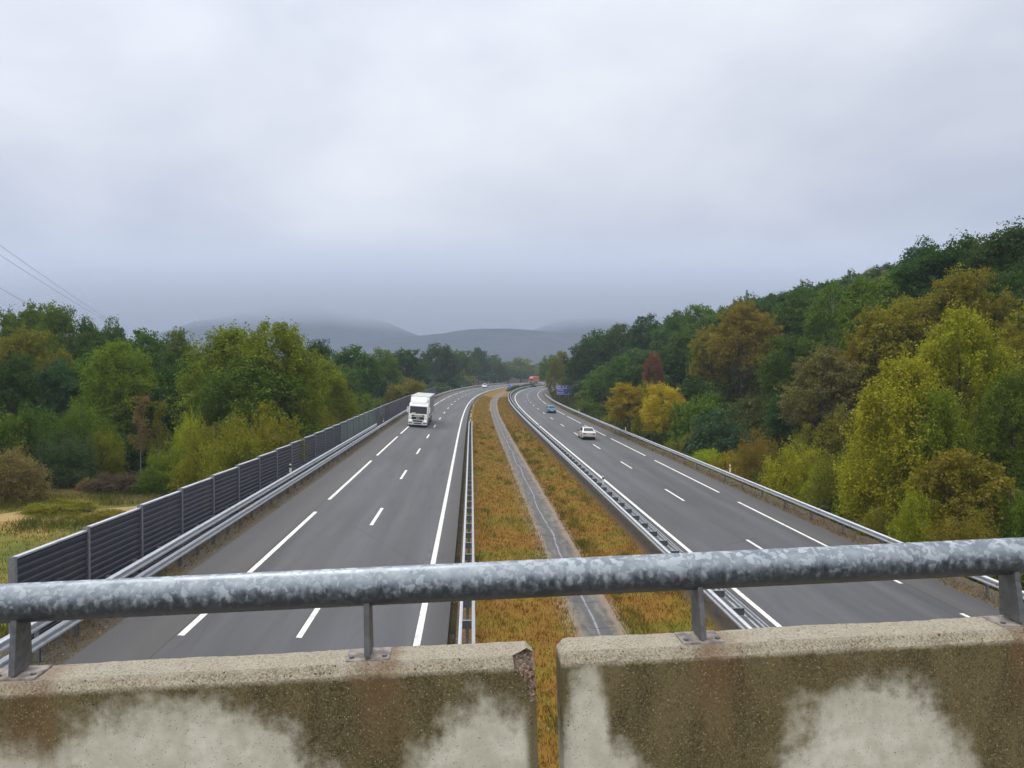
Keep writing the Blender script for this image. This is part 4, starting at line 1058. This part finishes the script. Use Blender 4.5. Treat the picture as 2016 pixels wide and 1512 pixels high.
def proto(key, seed, kind, H, Rr_, nclump, nleaf, leaf, pale=False):
    V, v, w, cs = crown_arrays(seed, kind, H, Rr_, nclump, nleaf, leaf)
    me = np_mesh('crown_' + key, V, 4, M['leaf'], v, w)
    r = random.Random(seed); mb = MB(); lean = (r.uniform(-.3, .3), r.uniform(-.3, .3)); tr = .035 * Rr_ + .05 if kind != 'thin' else .05
    pts = [(lean[0] * (max(z, 0) / H) ** 1.4 + .08 * math.sin(z), lean[1] * (max(z, 0) / H) ** 1.3, z) for z in [-.6, 0, .12 * H, .28 * H, .45 * H, .62 * H, .8 * H]]
    mb.tube(pts, [tr * 1.5, tr * 1.35, tr, tr * .85, tr * .62, tr * .4, tr * .15], 8)
    order = list(range(len(cs))); r.shuffle(order)
    for i in order[:14]:
        c = cs[i]; zb = max(.10 * H, min(c[2] * .62, .6 * H)); q = Vector((lean[0] * (zb / H) ** 1.4, lean[1] * (zb / H) ** 1.3, zb)); e_ = Vector(c)
        mid = q.lerp(e_, .5) + Vector((0, 0, -.05 * H)); mb.tube([q, mid, e_], [tr * .5, tr * .3, tr * .08], 5)
    tm = mb.mesh('trunk_' + key, M['bark_pale' if pale else 'bark'], smooth=True)
    PROTO[key] = (me, tm, H, Rr_)
for k_ in range(3): proto('oakn%d' % k_, 11 + k_, 'oak', 12., 5., 95, 42000, .235)
for k_ in range(4): proto('oakm%d' % k_, 21 + k_, 'oak', 11., 4.8, 70, 14000, .34)
for k_ in range(3): proto('oakf%d' % k_, 31 + k_, 'oak', 11., 5., 50, 5200, .56)
for k_ in range(3): proto('birchn%d' % k_, 41 + k_, 'birch', 12., 3.6, 190, 64000, .17)
for k_ in range(2): proto('birchm%d' % k_, 51 + k_, 'birch', 12., 3.4, 90, 14000, .28, True)
for k_ in range(3): proto('domen%d' % k_, 61 + k_, 'dome', 4.5, 3., 110, 34000, .12)
for k_ in range(2): proto('domem%d' % k_, 71 + k_, 'dome', 5., 3.4, 70, 11000, .24)
proto('thin0', 81, 'thin', 8., 1.7, 40, 4200, .13, True)
CC = dict(gold2=(.165, .150, .018), dark=(.037, .072, .014), oak=(.055, .098, .016), green=(.080, .130, .014), birch=(.125, .165, .012), yg=(.22, .235, .013), yellow=(.235, .225, .016), gold=(.38, .26, .016), olive=(.145, .140, .016), gb=(.185, .152, .018),
          brown=(.15, .115, .055), bg=(.046, .080, .036), red=(.17, .080, .045), rust=(.16, .125, .018), purple=(.085, .058, .052), lt=(.13, .16, .035), amber=(.24, .19, .016))
rt = random.Random(77); PLACED = []
CATN = dict(oak='tree', birch='tree', dome='shrub', thin='tree')
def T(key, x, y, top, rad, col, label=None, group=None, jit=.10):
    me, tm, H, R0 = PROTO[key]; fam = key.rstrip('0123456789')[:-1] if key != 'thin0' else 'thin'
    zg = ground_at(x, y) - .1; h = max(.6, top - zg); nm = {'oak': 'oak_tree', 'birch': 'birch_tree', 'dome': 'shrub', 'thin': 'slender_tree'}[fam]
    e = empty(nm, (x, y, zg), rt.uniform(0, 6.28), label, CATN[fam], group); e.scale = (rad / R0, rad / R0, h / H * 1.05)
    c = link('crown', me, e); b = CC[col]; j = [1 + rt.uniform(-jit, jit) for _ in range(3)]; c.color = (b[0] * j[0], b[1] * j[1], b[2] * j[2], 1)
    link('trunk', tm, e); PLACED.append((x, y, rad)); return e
T('birchn0', 28.9, 52.1, 11.93, 3.33, 'yg', 'tall yellow-green birch with a pointed top, tallest of the pale trees on the right')
T('birchn1', 22.8, 47.0, 8.83, 3.24, 'yellow', 'broad yellow birch standing in front of the pointed yellow-green one')
T('birchn2', 23.7, 45.0, 6.96, 2.02, 'birch', 'fresh green birch growing between the yellow birch and the right edge')
T('birchn0', 28.5, 46.0, 7.95, 2.21, 'green', 'green birch cut by the right edge of the picture')
T('oakm0', 23.1, 40.9, 4.11, 2.50, 'olive', 'low olive-brown tree above the handrail near the right edge')
T('domen0', 24.1, 38.9, 3.21, 1.88, 'green', 'green bush just above the handrail at the right edge')
T('domen1', 20.9, 40.9, 2.18, 1.71, 'yg', 'yellow-green bush above the handrail under the yellow birch')
T('domen2', 20.7, 36.9, 1.83, 2.02, 'olive', 'dark olive bush behind the handrail near the corner fence pole')
T('domen1', 19.9, 42.9, 0.80, 1.65, 'olive', 'olive bush in the shade behind the leaning fence pole')
T('domen0', 21.5, 59.9, 3.23, 3.08, 'yg', 'round yellow-green roadside bush beyond the yellow-banded marker post')
T('domen2', 22.3, 53.9, 3.25, 2.86, 'olive', 'olive and brown roadside bush right of the round yellow-green one')
T('domen1', 22.2, 49.9, 3.37, 2.24, 'yellow', 'yellowish bush at the foot of the yellow birch')
T('domen2', 20.7, 67.9, 2.99, 2.07, 'rust', 'narrow rust and green roadside bush beside the low golden hedge')
T('domen0', 19.8, 72.9, 1.14, 2.11, 'amber', 'low golden hedge bush, its brighter half')
T('domen1', 18.5, 76.9, 0.56, 2.35, 'yg', 'low yellow-green hedge bush left of the golden one')
T('domem0', 22.0, 83.9, 4.56, 4.31, 'bg', 'grey-green dome-shaped bush behind the low golden hedge')
T('domem1', 19.6, 85.9, 2.31, 2.21, 'olive', 'small olive bush between the golden tree and the grey-green dome')
T('domem1', 21.9, 95.0, 6.05, 4.26, 'green', 'green bushy tree behind the grey-green dome')
T('oakn0', 18.7, 99.0, 6.27, 3.02, 'gold', 'bright orange-gold round tree beside the outbound lanes')
T('oakn1', 15.5, 107.0, 6.25, 2.74, 'amber', 'golden-green round tree just left of the orange-gold one')
T('domem0', 19.8, 118.0, 7.16, 2.27, 'olive', 'olive treetop behind the two golden roadside trees')
T('oakn2', 27.8, 72.0, 9.83, 3.92, 'brown', 'sparse brown half-bare tree in the middle of the right slope')
T('oakn1', 27.1, 78.0, 6.05, 3.00, 'bg', 'blue-green tree left of the sparse brown one')
T('oakn0', 31.9, 90.1, 11.82, 4.62, 'oak', 'dense green oak above the sparse brown tree')
T('oakn2', 34.2, 120.2, 17.85, 5.39, 'gold2', 'large golden-brown oak, the farther one, high on the right slope')
T('oakm1', 30.6, 124.1, 14.90, 3.58, 'olive', 'olive oak left of the farther golden-brown one')
T('oakn1', 34.3, 72.1, 14.36, 4.62, 'gb', 'broad golden-brown oak behind the yellow birch, the nearer one')
T('oakn0', 38.1, 68.2, 16.37, 3.92, 'gold2', 'yellow-brown oak at the top of the near slope under the dark skyline oaks')
T('oakn1', 31.7, 74.1, 10.81, 2.61, 'gb', 'golden-brown oak between the brown tree and the yellow birch')
T('oakn2', 47.4, 88.3, 22.25, 5.78, 'dark', 'tall dark oak on the skyline, left of the two nearest the right edge')
T('oakn0', 49.8, 80.3, 22.28, 5.26, 'dark', 'tall dark oak on the skyline cut by the right edge')
T('oakn1', 43.1, 72.2, 16.62, 3.92, 'dark', 'dark oak in shade below the skyline oaks at the right edge')
T('oakn2', 36.4, 58.1, 11.34, 2.23, 'gb', 'brown oak cut by the right edge below the dark oaks')
T('birchm0', 44.5, 112.2, 20.17, 3.95, 'green', 'fresh green tree on the ridge, leftmost of the light ones')
T('birchm1', 46.1, 106.2, 20.26, 3.74, 'green', 'fresh green tree on the ridge, middle of the light ones')
T('birchm0', 46.3, 100.2, 19.39, 3.21, 'birch', 'fresh green tree on the ridge beside the dark skyline oaks')
T('oakm2', 45.2, 128.3, 20.35, 4.92, 'oak', 'mid green oak on the ridge above the golden-brown one')
T('oakm3', 43.3, 140.3, 20.17, 4.04, 'dark', 'dark oak on the ridge behind the farther golden-brown one')
T('oakm1', 24.2, 138.1, 11.15, 1.95, 'red', 'small red-leaved tree alone on the green slope')
T('oakm0', 22.2, 165.1, 10.89, 4.23, 'oak', 'mid green oak left of the red tree')
T('oakm3', 32.2, 150.2, 15.36, 4.33, 'oak', 'mid green oak right of the red tree on the slope')
T('oakm3', 25.1, 232.3, 19.28, 5.95, 'dark', 'dark oak on the right ridge directly above the blue direction sign')
T('oakm0', 29.7, 218.3, 20.25, 5.94, 'oak', 'mid green oak on the right ridge, above the golden-green roadside tree')
T('oakm2', 34.6, 206.3, 21.40, 5.94, 'dark', 'dark oak on the right ridge, above the small red tree')
T('oakm1', 39.7, 196.3, 22.24, 5.97, 'oak', 'mid green oak on the right ridge, above the orange-gold tree')
T('oakm0', 44.1, 186.3, 22.93, 5.66, 'green', 'green oak on the right ridge just left of the farther golden-brown one')
T('birchm1', 14.8, 245.1, 13.74, 4.32, 'olive', 'olive tree at the far end of the right wood above the small blue sign')
T('oakm0', 20.5, 215.2, 16.03, 6.20, 'dark', 'dark oak above the blue direction sign')
T('oakm1', 20.0, 175.0, 8.86, 4.49, 'green', 'green tree right of the blue direction sign')
T('oakm2', 19.5, 235.1, 8.79, 4.52, 'oak', 'mid green tree right behind the blue direction sign')
T('domem1', 15.8, 159.9, 2.27, 4.62, 'green', 'green roadside bush right of the blue direction sign')
T('domem0', 16.5, 129.9, 2.15, 2.92, 'olive', 'olive roadside bush before the two golden trees')
T('oakm3', 14.6, 305.1, 13.17, 4.89, 'green', 'green tree closing the far end of the outbound bend')
T('domen1', 18.6, 87.9, 0.68, 2.40, 'olive', 'small olive roadside bush below the golden trees')
T('domen2', 20.3, 61.9, 1.23, 1.69, 'olive', 'small olive bush tucked behind the marker post on the right guardrail')
T('domen0', 22.0, 56.9, 1.68, 2.01, 'yg', 'low yellow-green bush between the round one and the brown-tinged one')
T('domen1', 20.4, 69.9, 0.33, 1.23, 'yellow', 'tiny yellow bush beside the rust and green one')
T('domen2', 25.3, 67.9, 3.55, 2.62, 'olive', 'olive bush behind the round yellow-green roadside bush')
T('birchm0', 26.2, 64.0, 5.23, 2.26, 'olive', 'olive sapling clump left of the yellow birch')
T('birchn1', -28.1, 80.1, 12.13, 5.39, 'birch', 'tall bright green birch behind the noise barrier, left of the pair')
T('birchn2', -22.7, 77.1, 12.56, 5.18, 'birch', 'tallest bright green birch behind the noise barrier, with wispy top shoots')
T('birchn0', -23.6, 74.0, 9.18, 5.46, 'green', 'wide green tree below the two bright birches')
T('domen0', -19.8, 54.0, 5.76, 2.86, 'olive', 'olive and yellow bush leaning over the noise barrier, its left half')
T('domen2', -17.2, 56.0, 5.74, 3.23, 'olive', 'olive and yellow bush leaning over the noise barrier, its right half')
T('domen1', -16.9, 49.9, 4.31, 2.56, 'olive', 'yellow-green bush right behind the top edge of the noise barrier')
T('birchn1', -21.3, 92.0, 9.24, 3.54, 'birch', 'yellow-green birch behind the noise barrier, right of the tall pair')
T('domen2', -20.5, 84.0, 4.82, 2.96, 'olive', 'olive bush touching the greenish barrier panels')
T('domen0', -19.8, 91.9, 3.92, 2.65, 'amber', 'orange-tinged bush above the greenish barrier panels')
T('domem0', -20.8, 115.0, 5.02, 3.32, 'green', 'green bush behind the noise barrier left of the white truck')
T('domem1', -20.9, 160.0, 6.29, 4.62, 'olive', 'yellowish bush behind the noise barrier above the white truck')
T('birchn2', -39.8, 82.1, 10.83, 4.21, 'birch', 'light green birch in the middle of the left wood')
T('birchm0', -44.8, 86.1, 10.15, 3.31, 'green', 'green tree left of the light green birch')
T('oakn0', -52.7, 88.1, 12.30, 4.23, 'olive', 'olive-gold topped round tree near the left edge')
T('oakn1', -49.4, 80.0, 9.51, 2.82, 'dark', 'dark tree at the left edge below the olive-gold one')
T('oakn2', -46.9, 84.0, 8.94, 2.96, 'bg', 'blue-green tree between the olive-gold and the light green ones')
T('oakn1', -67.1, 112.2, 17.07, 5.39, 'green', 'green treetop on the left skyline, nearest the left edge')
T('oakn0', -60.3, 108.2, 16.42, 4.15, 'green', 'green treetop on the left skyline, second from the left edge')
T('oakn2', -55.5, 108.1, 14.58, 4.50, 'oak', 'mid green treetop on the left skyline under the power cables')
T('birchm1', -57.6, 118.1, 14.58, 2.27, 'dark', 'small dark spike-topped tree on the left skyline under the cable end')
T('oakm1', -50.6, 112.1, 13.69, 4.67, 'oak', 'mid green treetop on the left skyline right of the power cables')
T('oakm2', -46.0, 112.1, 13.20, 3.95, 'green', 'green treetop on the left skyline beside the tall bright birches')
T('oakn0', -35.8, 86.0, 8.80, 3.86, 'dark', 'dark oak left of the tall bright birches')
T('oakm0', -36.0, 82.0, 6.45, 3.15, 'dark', 'dark tree in shade behind the thin bare trunks')
T('domen1', -38.7, 66.0, 5.34, 3.17, 'oak', 'dark green dome bush at the far edge of the meadow')
T('domen0', -37.3, 70.0, 6.05, 3.14, 'green', 'green dome bush at the far edge of the meadow')
T('domen2', -35.3, 63.9, 3.22, 2.67, 'bg', 'blue-green bush at the edge of the meadow behind the dark bush')
T('domen0', -34.3, 67.9, 3.67, 1.74, 'olive', 'golden-brown bush at the far edge of the meadow')
T('domen1', -34.2, 54.9, 2.81, 2.64, 'brown', 'dark brown bush on the meadow cut by the left edge')
T('domem1', -40.6, 64.0, 5.23, 2.87, 'green', 'green bush above the dark brown one at the left edge')
T('thin0', -32.2, 70.0, 5.39, 1.57, 'brown', 'slender half-bare tree with a pale trunk at the meadow edge, left of the two')
T('thin0', -31.1, 71.0, 4.90, 1.37, 'olive', 'slender half-bare tree with a pale trunk at the meadow edge, right of the two')
T('domen0', -26.3, 66.0, 5.13, 1.69, 'yg', 'bright yellow-green bush left of the olive and yellow one')
T('domen2', -26.9, 63.9, 2.41, 2.26, 'birch', 'yellow-green brush at the meadow edge by the barrier')
T('domen1', -21.4, 55.9, 2.78, 1.62, 'yellow', 'yellow bush right behind the noise barrier, nearest the meadow')
T('domen0', -30.4, 61.9, 0.45, 2.39, 'purple', 'low purple-brown bramble heap on the meadow')
T('domen2', -32.3, 61.9, -0.13, 1.19, 'brown', 'low brown bramble beside the purple-brown heap')
T('domen1', -27.6, 61.9, 0.72, 1.79, 'green', 'low green brush right of the purple-brown bramble heap')
T('domem0', -35.3, 73.9, 2.44, 3.56, 'dark', 'dark bush in shade behind the bramble heap')
T('domen2', -29.0, 51.8, -0.26, 2.50, 'olive', 'low rough olive scrub on the meadow in front of the dark bush')
T('domen0', -24.9, 49.8, -0.41, 1.76, 'olive', 'low rough olive scrub on the meadow left of the dirt track')
T('oakn1', -29.8, 122.1, 12.34, 3.52, 'dark', 'dark round tree on the left skyline right of the tall bright birch')
T('oakm1', -30.0, 150.1, 12.54, 5.77, 'oak', 'mid green tree on the left skyline beyond the dark round one')
T('oakm2', -30.8, 190.1, 12.50, 4.87, 'green', 'green tree on the left skyline above the noise barrier')
T('oakm0', -31.4, 240.2, 13.93, 6.92, 'dark', 'dark tree on the left skyline above the far end of the noise barrier')
T('oakm3', -28.5, 310.2, 17.74, 7.95, 'dark', 'dark tree on the left skyline, highest one above the white truck')
T('oakm0', -23.3, 360.2, 16.33, 8.08, 'oak', 'mid green tree on the left skyline beyond the far end of the noise barrier')
T('oakm1', -17.2, 420.3, 19.27, 6.73, 'dark', 'dark tree on the left skyline above the far white car')
T('oakm2', -9.5, 460.2, 15.70, 6.64, 'green', 'green tree on the left skyline before the pale treetop')
T('oakf0', 5.8, 540.2, 14.96, 12.12, 'lt', 'pale yellow-green treetop in the gap between the two woods')
T('oakf1', 17.0, 575.1, 9.62, 9.22, 'olive', 'dull olive tree behind the red truck')
T('oakf2', -2.5, 505.1, 11.35, 9.71, 'oak', 'mid green tree behind the far bend left of the pale treetop')
T('domem0', -26.5, 285.0, 3.53, 7.31, 'oak', 'dark bush just beyond the end of the noise barrier')
T('domem1', -23.1, 340.0, 3.49, 8.72, 'bg', 'blue-green bush beside the far white car')
T('domem0', 3.2, 359.9, 1.17, 4.15, 'bg', 'grey-green bush on the median behind the square blue sign')
T('domem1', 8.4, 394.9, 1.23, 3.80, 'dark', 'dark bush on the median in front of the red truck')
T('domem0', 13.0, 429.9, 0.62, 4.14, 'olive', 'olive bush on the median right of the red truck')
T('domem1', 0.0, 324.9, 1.24, 2.50, 'dark', 'small dark bush on the median beside the square blue sign')
NEXP = len(PLACED)
def in_view(x, y, m=1.06): return y > 14 and abs(x) < (1008 * m / 1590.8) * y + 4
def fill():
    GL = 'woodland trees left of the motorway'; GR = 'woodland trees on the slope right of the motorway'
    cand = []
    r = random.Random(4321)
    for side in (-1, 1):
        tries = 0; cnt = 0; lim = 95 if side < 0 else 150
        while tries < 26000 and cnt < lim:
            tries += 1
            s = 22 + r.random() ** 1.05 * 400
            n = -(16.5 + r.random() ** 1.25 * 105) if side < 0 else 26 + r.random() ** 1.2 * 115
            q = P(s, n); x, y = q.x, q.y
            if not in_view(x, y): continue
            if side < 0:
                if s < 66 + .12 * (-n) or (s < 76 and n > -32): continue
                if n > -17.5 and s < 90: continue
            dd = math.hypot(x, y); rad = r.uniform(3.6, 5.2) + dd * .0035
            if any((x - a) ** 2 + (y - b) ** 2 < ((rad + c_) * .60) ** 2 for a, b, c_ in PLACED): continue
            g = ground_at(x, y); hgt = r.uniform(9.5, 13.5)
            if side < 0: hgt = r.uniform(8.5, 12.5) - (1.5 if dd > 140 else 0)
            edge = n < 30 if side > 0 else n > -20
            if edge: hgt *= r.uniform(.55, .85); rad *= .8
            if side > 0 and dd < 70: hgt *= .75
            key = ('oakm%d' % r.randrange(4)) if dd < 150 else 'oakf%d' % r.randrange(3)
            if r.random() < .16 and dd < 200: key = 'birchm%d' % r.randrange(2); rad *= .72
            u = r.random()
            if side > 0: col = 'dark' if u < .40 else 'oak' if u < .68 else 'green' if u < .80 else 'bg' if u < .89 else 'gb' if u < .95 else 'olive'
            else: col = 'dark' if u < .42 else 'oak' if u < .70 else 'green' if u < .84 else 'bg' if u < .93 else 'olive'
            hue = {'dark': 'dark green', 'oak': 'mid green', 'green': 'fresh green', 'bg': 'blue-green', 'gb': 'golden brown', 'olive': 'olive'}[col]
            kd = 'slim upright' if key[0] == 'b' else 'round-crowned'
            dist = 'in the middle of' if dd < 150 else 'far back in'
            lab = '%s %s tree %s the %s wood' % (hue, kd, dist, 'left' if side < 0 else 'right-hand')
            T(key, x, y, g + hgt, rad, col, lab, (GL if side < 0 else GR) + ', ' + hue + ', ' + kd + (', near' if dd < 150 else ', far'))
            cnt += 1
        print('fill', side, cnt, tries)
fill()
def far_wood():
    """the continuous canopy beyond: nobody can tell the trees apart"""
    r = random.Random(99); Vs = []; vv = []; ww = []
    base = [crown_arrays(200 + i, 'oak', 11., 5.2, 26, 900, 1.15) for i in range(4)]
    def put(x, y, g, h, rad):
        V, v, w, _ = base[r.randrange(4)]; a = r.uniform(0, 6.28); c_, s_ = math.cos(a), math.sin(a); k = rad / 5.2
        Q = np.empty_like(V); Q[:, 0] = (V[:, 0] * c_ - V[:, 1] * s_) * k + x; Q[:, 1] = (V[:, 0] * s_ + V[:, 1] * c_) * k + y; Q[:, 2] = V[:, 2] * h / 11. + g
        tone = r.uniform(-.25, .25); Vs.append(Q); vv.append(np.clip(v + tone, 0, 1)); ww.append(w)
    n_ = 0
    for i in range(30000):
        if n_ > 900: break
        s = r.uniform(70, 900); side = r.choice((-1, 1))
        n = side * (20 + r.random() * (190 if s < 500 else 260)) + (8 if side > 0 else 0)
        q = P(s, n); x, y = q.x, q.y
        if not in_view(x, y, 1.02): continue
        dd = math.hypot(x, y)
        if dd < 170 and abs(n) < 70: continue
        if any((x - a) ** 2 + (y - b) ** 2 < 42 for a, b, c__ in PLACED[-0:] if abs(x - a) < 7): continue
        PLACED.append((x, y, 5)); put(x, y, ground_at(x, y) - .3, r.uniform(8, 12.5), r.uniform(4.5, 6.5)); n_ += 1
    V = np.concatenate(Vs); me = np_mesh('far_wood', V, 4, M['leaf'], np.concatenate(vv), np.concatenate(ww))
    o = link('far_wood', me); o.color = (.042, .078, .020, 1); tag(o, 'unbroken dark green canopy in the distance on both sides of the motorway', 'woodland', kind='stuff'); print('far', n_)
far_wood()
def undergrowth():
    r = random.Random(31); Vs = []; vv = []; ww = []
    base = [crown_arrays(300 + i, 'dome', 1.8, 1.6, 30, 900, .24) for i in range(3)]
    for i in range(950):
        s = 22 + r.random() ** 1.3 * 300
        if i % 4 == 0: n = 22.6 + abs(r.gauss(0, 2.4))
        elif i % 4 < 3: n = r.uniform(24, 62); s = 30 + r.random() * 150
        else:
            n = -15.2 - abs(r.gauss(0, 2.))
            if s < 62: continue
        q = P(s, n); V, v, w, _ = base[r.randrange(3)]; a = r.uniform(0, 6.28); c_, s_ = math.cos(a), math.sin(a); k = r.uniform(.7, 1.5); h = r.uniform(.5, 1.5) if not (n > 27) else r.uniform(1.2, 2.6); k = k if n < 27 else k * 1.5
        Q = np.empty_like(V); Q[:, 0] = (V[:, 0] * c_ - V[:, 1] * s_) * k + q.x; Q[:, 1] = (V[:, 0] * s_ + V[:, 1] * c_) * k + q.y; Q[:, 2] = V[:, 2] * h + ground_h(s, n) - .1
        Vs.append(Q); vv.append(v); ww.append(w)
    me = np_mesh('undergrowth', np.concatenate(Vs), 4, M['leaf'], np.concatenate(vv), np.concatenate(ww)); o = link('undergrowth', me); o.color = (.062, .072, .018, 1)
    tag(o, 'low tangled undergrowth along the foot of the woods on both sides', 'undergrowth', kind='stuff')
undergrowth()
# ------------------------------------------------------------------ haze, sky, light, camera
mb = MB(); mb.box(-2600, 2600, -120, 4300, -18, 400); hz_o = mb.build('haze', []); tag(hz_o, kind='stuff')
t = bpy.data.materials.new('haze'); t.use_nodes = True; nt = t.node_tree; nt.nodes.clear()
v = nt.nodes.new('ShaderNodeVolumePrincipled'); o = nt.nodes.new('ShaderNodeOutputMaterial'); v.inputs['Color'].default_value = (.66, .76, .97, 1); v.inputs['Density'].default_value = .00027; v.inputs['Anisotropy'].default_value = .0
nt.links.new(v.outputs[0], o.inputs['Volume']); hz_o.data.materials.clear(); hz_o.data.materials.append(t)
try: t.cycles.homogeneous_volume = True
except Exception: pass

# the low cloud resting on the hilltops
mb = MB(); mb.box(-2550, 2550, 2050, 4250, 60, 390); cb = mb.build('low_cloud', []); tag(cb, 'grey cloud base resting on the far hilltops', 'cloud', kind='stuff')
t = NT('low_cloud'); p = t.pos(); px_, py_, pz_ = t.sep(p); nz = t.noise(p, .0035, 4, .6)
zz = t.m('ADD', pz_, t.m('MULTIPLY', t.m('SUBTRACT', nz, .5), 130.))
dn = t.m('MULTIPLY', t.m('MULTIPLY', t.mr(zz, 118, 225), t.mr(pz_, 250, 385, 1., 0.)), .0045)
v = t.n('ShaderNodeVolumePrincipled'); v.inputs['Color'].default_value = (.82, .88, 1., 1); t.set(v.inputs['Density'], dn); v.inputs['Anisotropy'].default_value = 0.
o = t.n('ShaderNodeOutputMaterial'); t.nt.links.new(v.outputs[0], o.inputs['Volume']); cb.data.materials.clear(); cb.data.materials.append(t.mat)

w = bpy.data.worlds.new('World'); SC.world = w; w.use_nodes = True
t = NT('', w); d = t.coord('Generated'); x, y, z = t.sep(d)
SUN_EL, SUN_AZ = R(52), R(-25)
sky = t.n('ShaderNodeTexSky', sky_type='NISHITA'); sky.sun_disc = False; sky.sun_elevation = SUN_EL; sky.sun_rotation = SUN_AZ
# cloud layer: project the view direction on a flat cloud deck
zc = t.m('MAXIMUM', t.m('ADD', z, .10), .04)
cp = t.comb(t.m('DIVIDE', x, zc), t.m('DIVIDE', y, zc), 0.)
n1 = t.noise(cp, .55, 5, .5, .3); n2 = t.noise(t.comb(t.m('MULTIPLY', x, 1.6), y, t.m('MULTIPLY', z, 2.6)), 1.9, 4, .5, .2)
g = t.ramp(z, [(0., (.53, .565, .66)), (.035, (.60, .635, .715)), (.10, (.665, .70, .80)), (.24, (.90, .925, .98)), (.42, (1.06, 1.09, 1.15)), (.62, (1.6, 1.62, 1.64)), (1., (2.5, 2.5, 2.45))])
cl1 = t.ramp(t.m('ADD', t.m('MULTIPLY', n1, .45), t.m('MULTIPLY', n2, .55)), [(.34, (.72, .745, .81)), (.5, (.97, .97, .98)), (.64, (1.18, 1.17, 1.13))])
c = t.mix(1., g, cl1, 'MULTIPLY')
# right side of the sky a little duller than the left
side = t.mr(x, -.5, .7, 1.035, .90); c = t.mix(1., c, t.comb(side, side, side), 'MULTIPLY')
bgA = t.n('ShaderNodeBackground'); t.set(bgA.inputs[0], sky.outputs[0]); bgA.inputs[1].default_value = .05
bgB = t.n('ShaderNodeBackground'); t.set(bgB.inputs[0], c); bgB.inputs[1].default_value = 1.
mx = t.n('ShaderNodeMixShader'); mx.inputs[0].default_value = .94; ow = t.n('ShaderNodeOutputWorld')
t.nt.links.new(bgA.outputs[0], mx.inputs[1]); t.nt.links.new(bgB.outputs[0], mx.inputs[2]); t.nt.links.new(mx.outputs[0], ow.inputs[0])

sl = bpy.data.lights.new('sun', 'SUN'); sl.energy = 1.1; sl.angle = R(24); sl.color = (1, .97, .92); so = bpy.data.objects.new('sun', sl); COL.objects.link(so)
dv = Vector((math.sin(SUN_AZ) * math.cos(SUN_EL), math.cos(SUN_AZ) * math.cos(SUN_EL), math.sin(SUN_EL))); so.rotation_euler = dv.to_track_quat('Z', 'Y').to_euler()

cam = bpy.data.cameras.new('camera'); co = bpy.data.objects.new('camera', cam); COL.objects.link(co)
cam.sensor_width = 36; cam.sensor_fit = 'HORIZONTAL'; cam.lens = 36 * 1590.8 / 2016; cam.clip_start = .1; cam.clip_end = 20000
co.location = (0, 0, EYE); co.rotation_euler = (R(90) - .018916, 0, 0); SC.camera = co
SC.render.engine = 'CYCLES'; SC.view_settings.view_transform = 'Standard'; SC.view_settings.look = 'None'; SC.view_settings.exposure = 0; SC.view_settings.gamma = 1
SC.render.resolution_x = 1024; SC.render.resolution_y = 768
try:
    SC.cycles.max_bounces = 6; SC.cycles.transparent_max_bounces = 8; SC.cycles.volume_bounces = 1
except Exception: pass
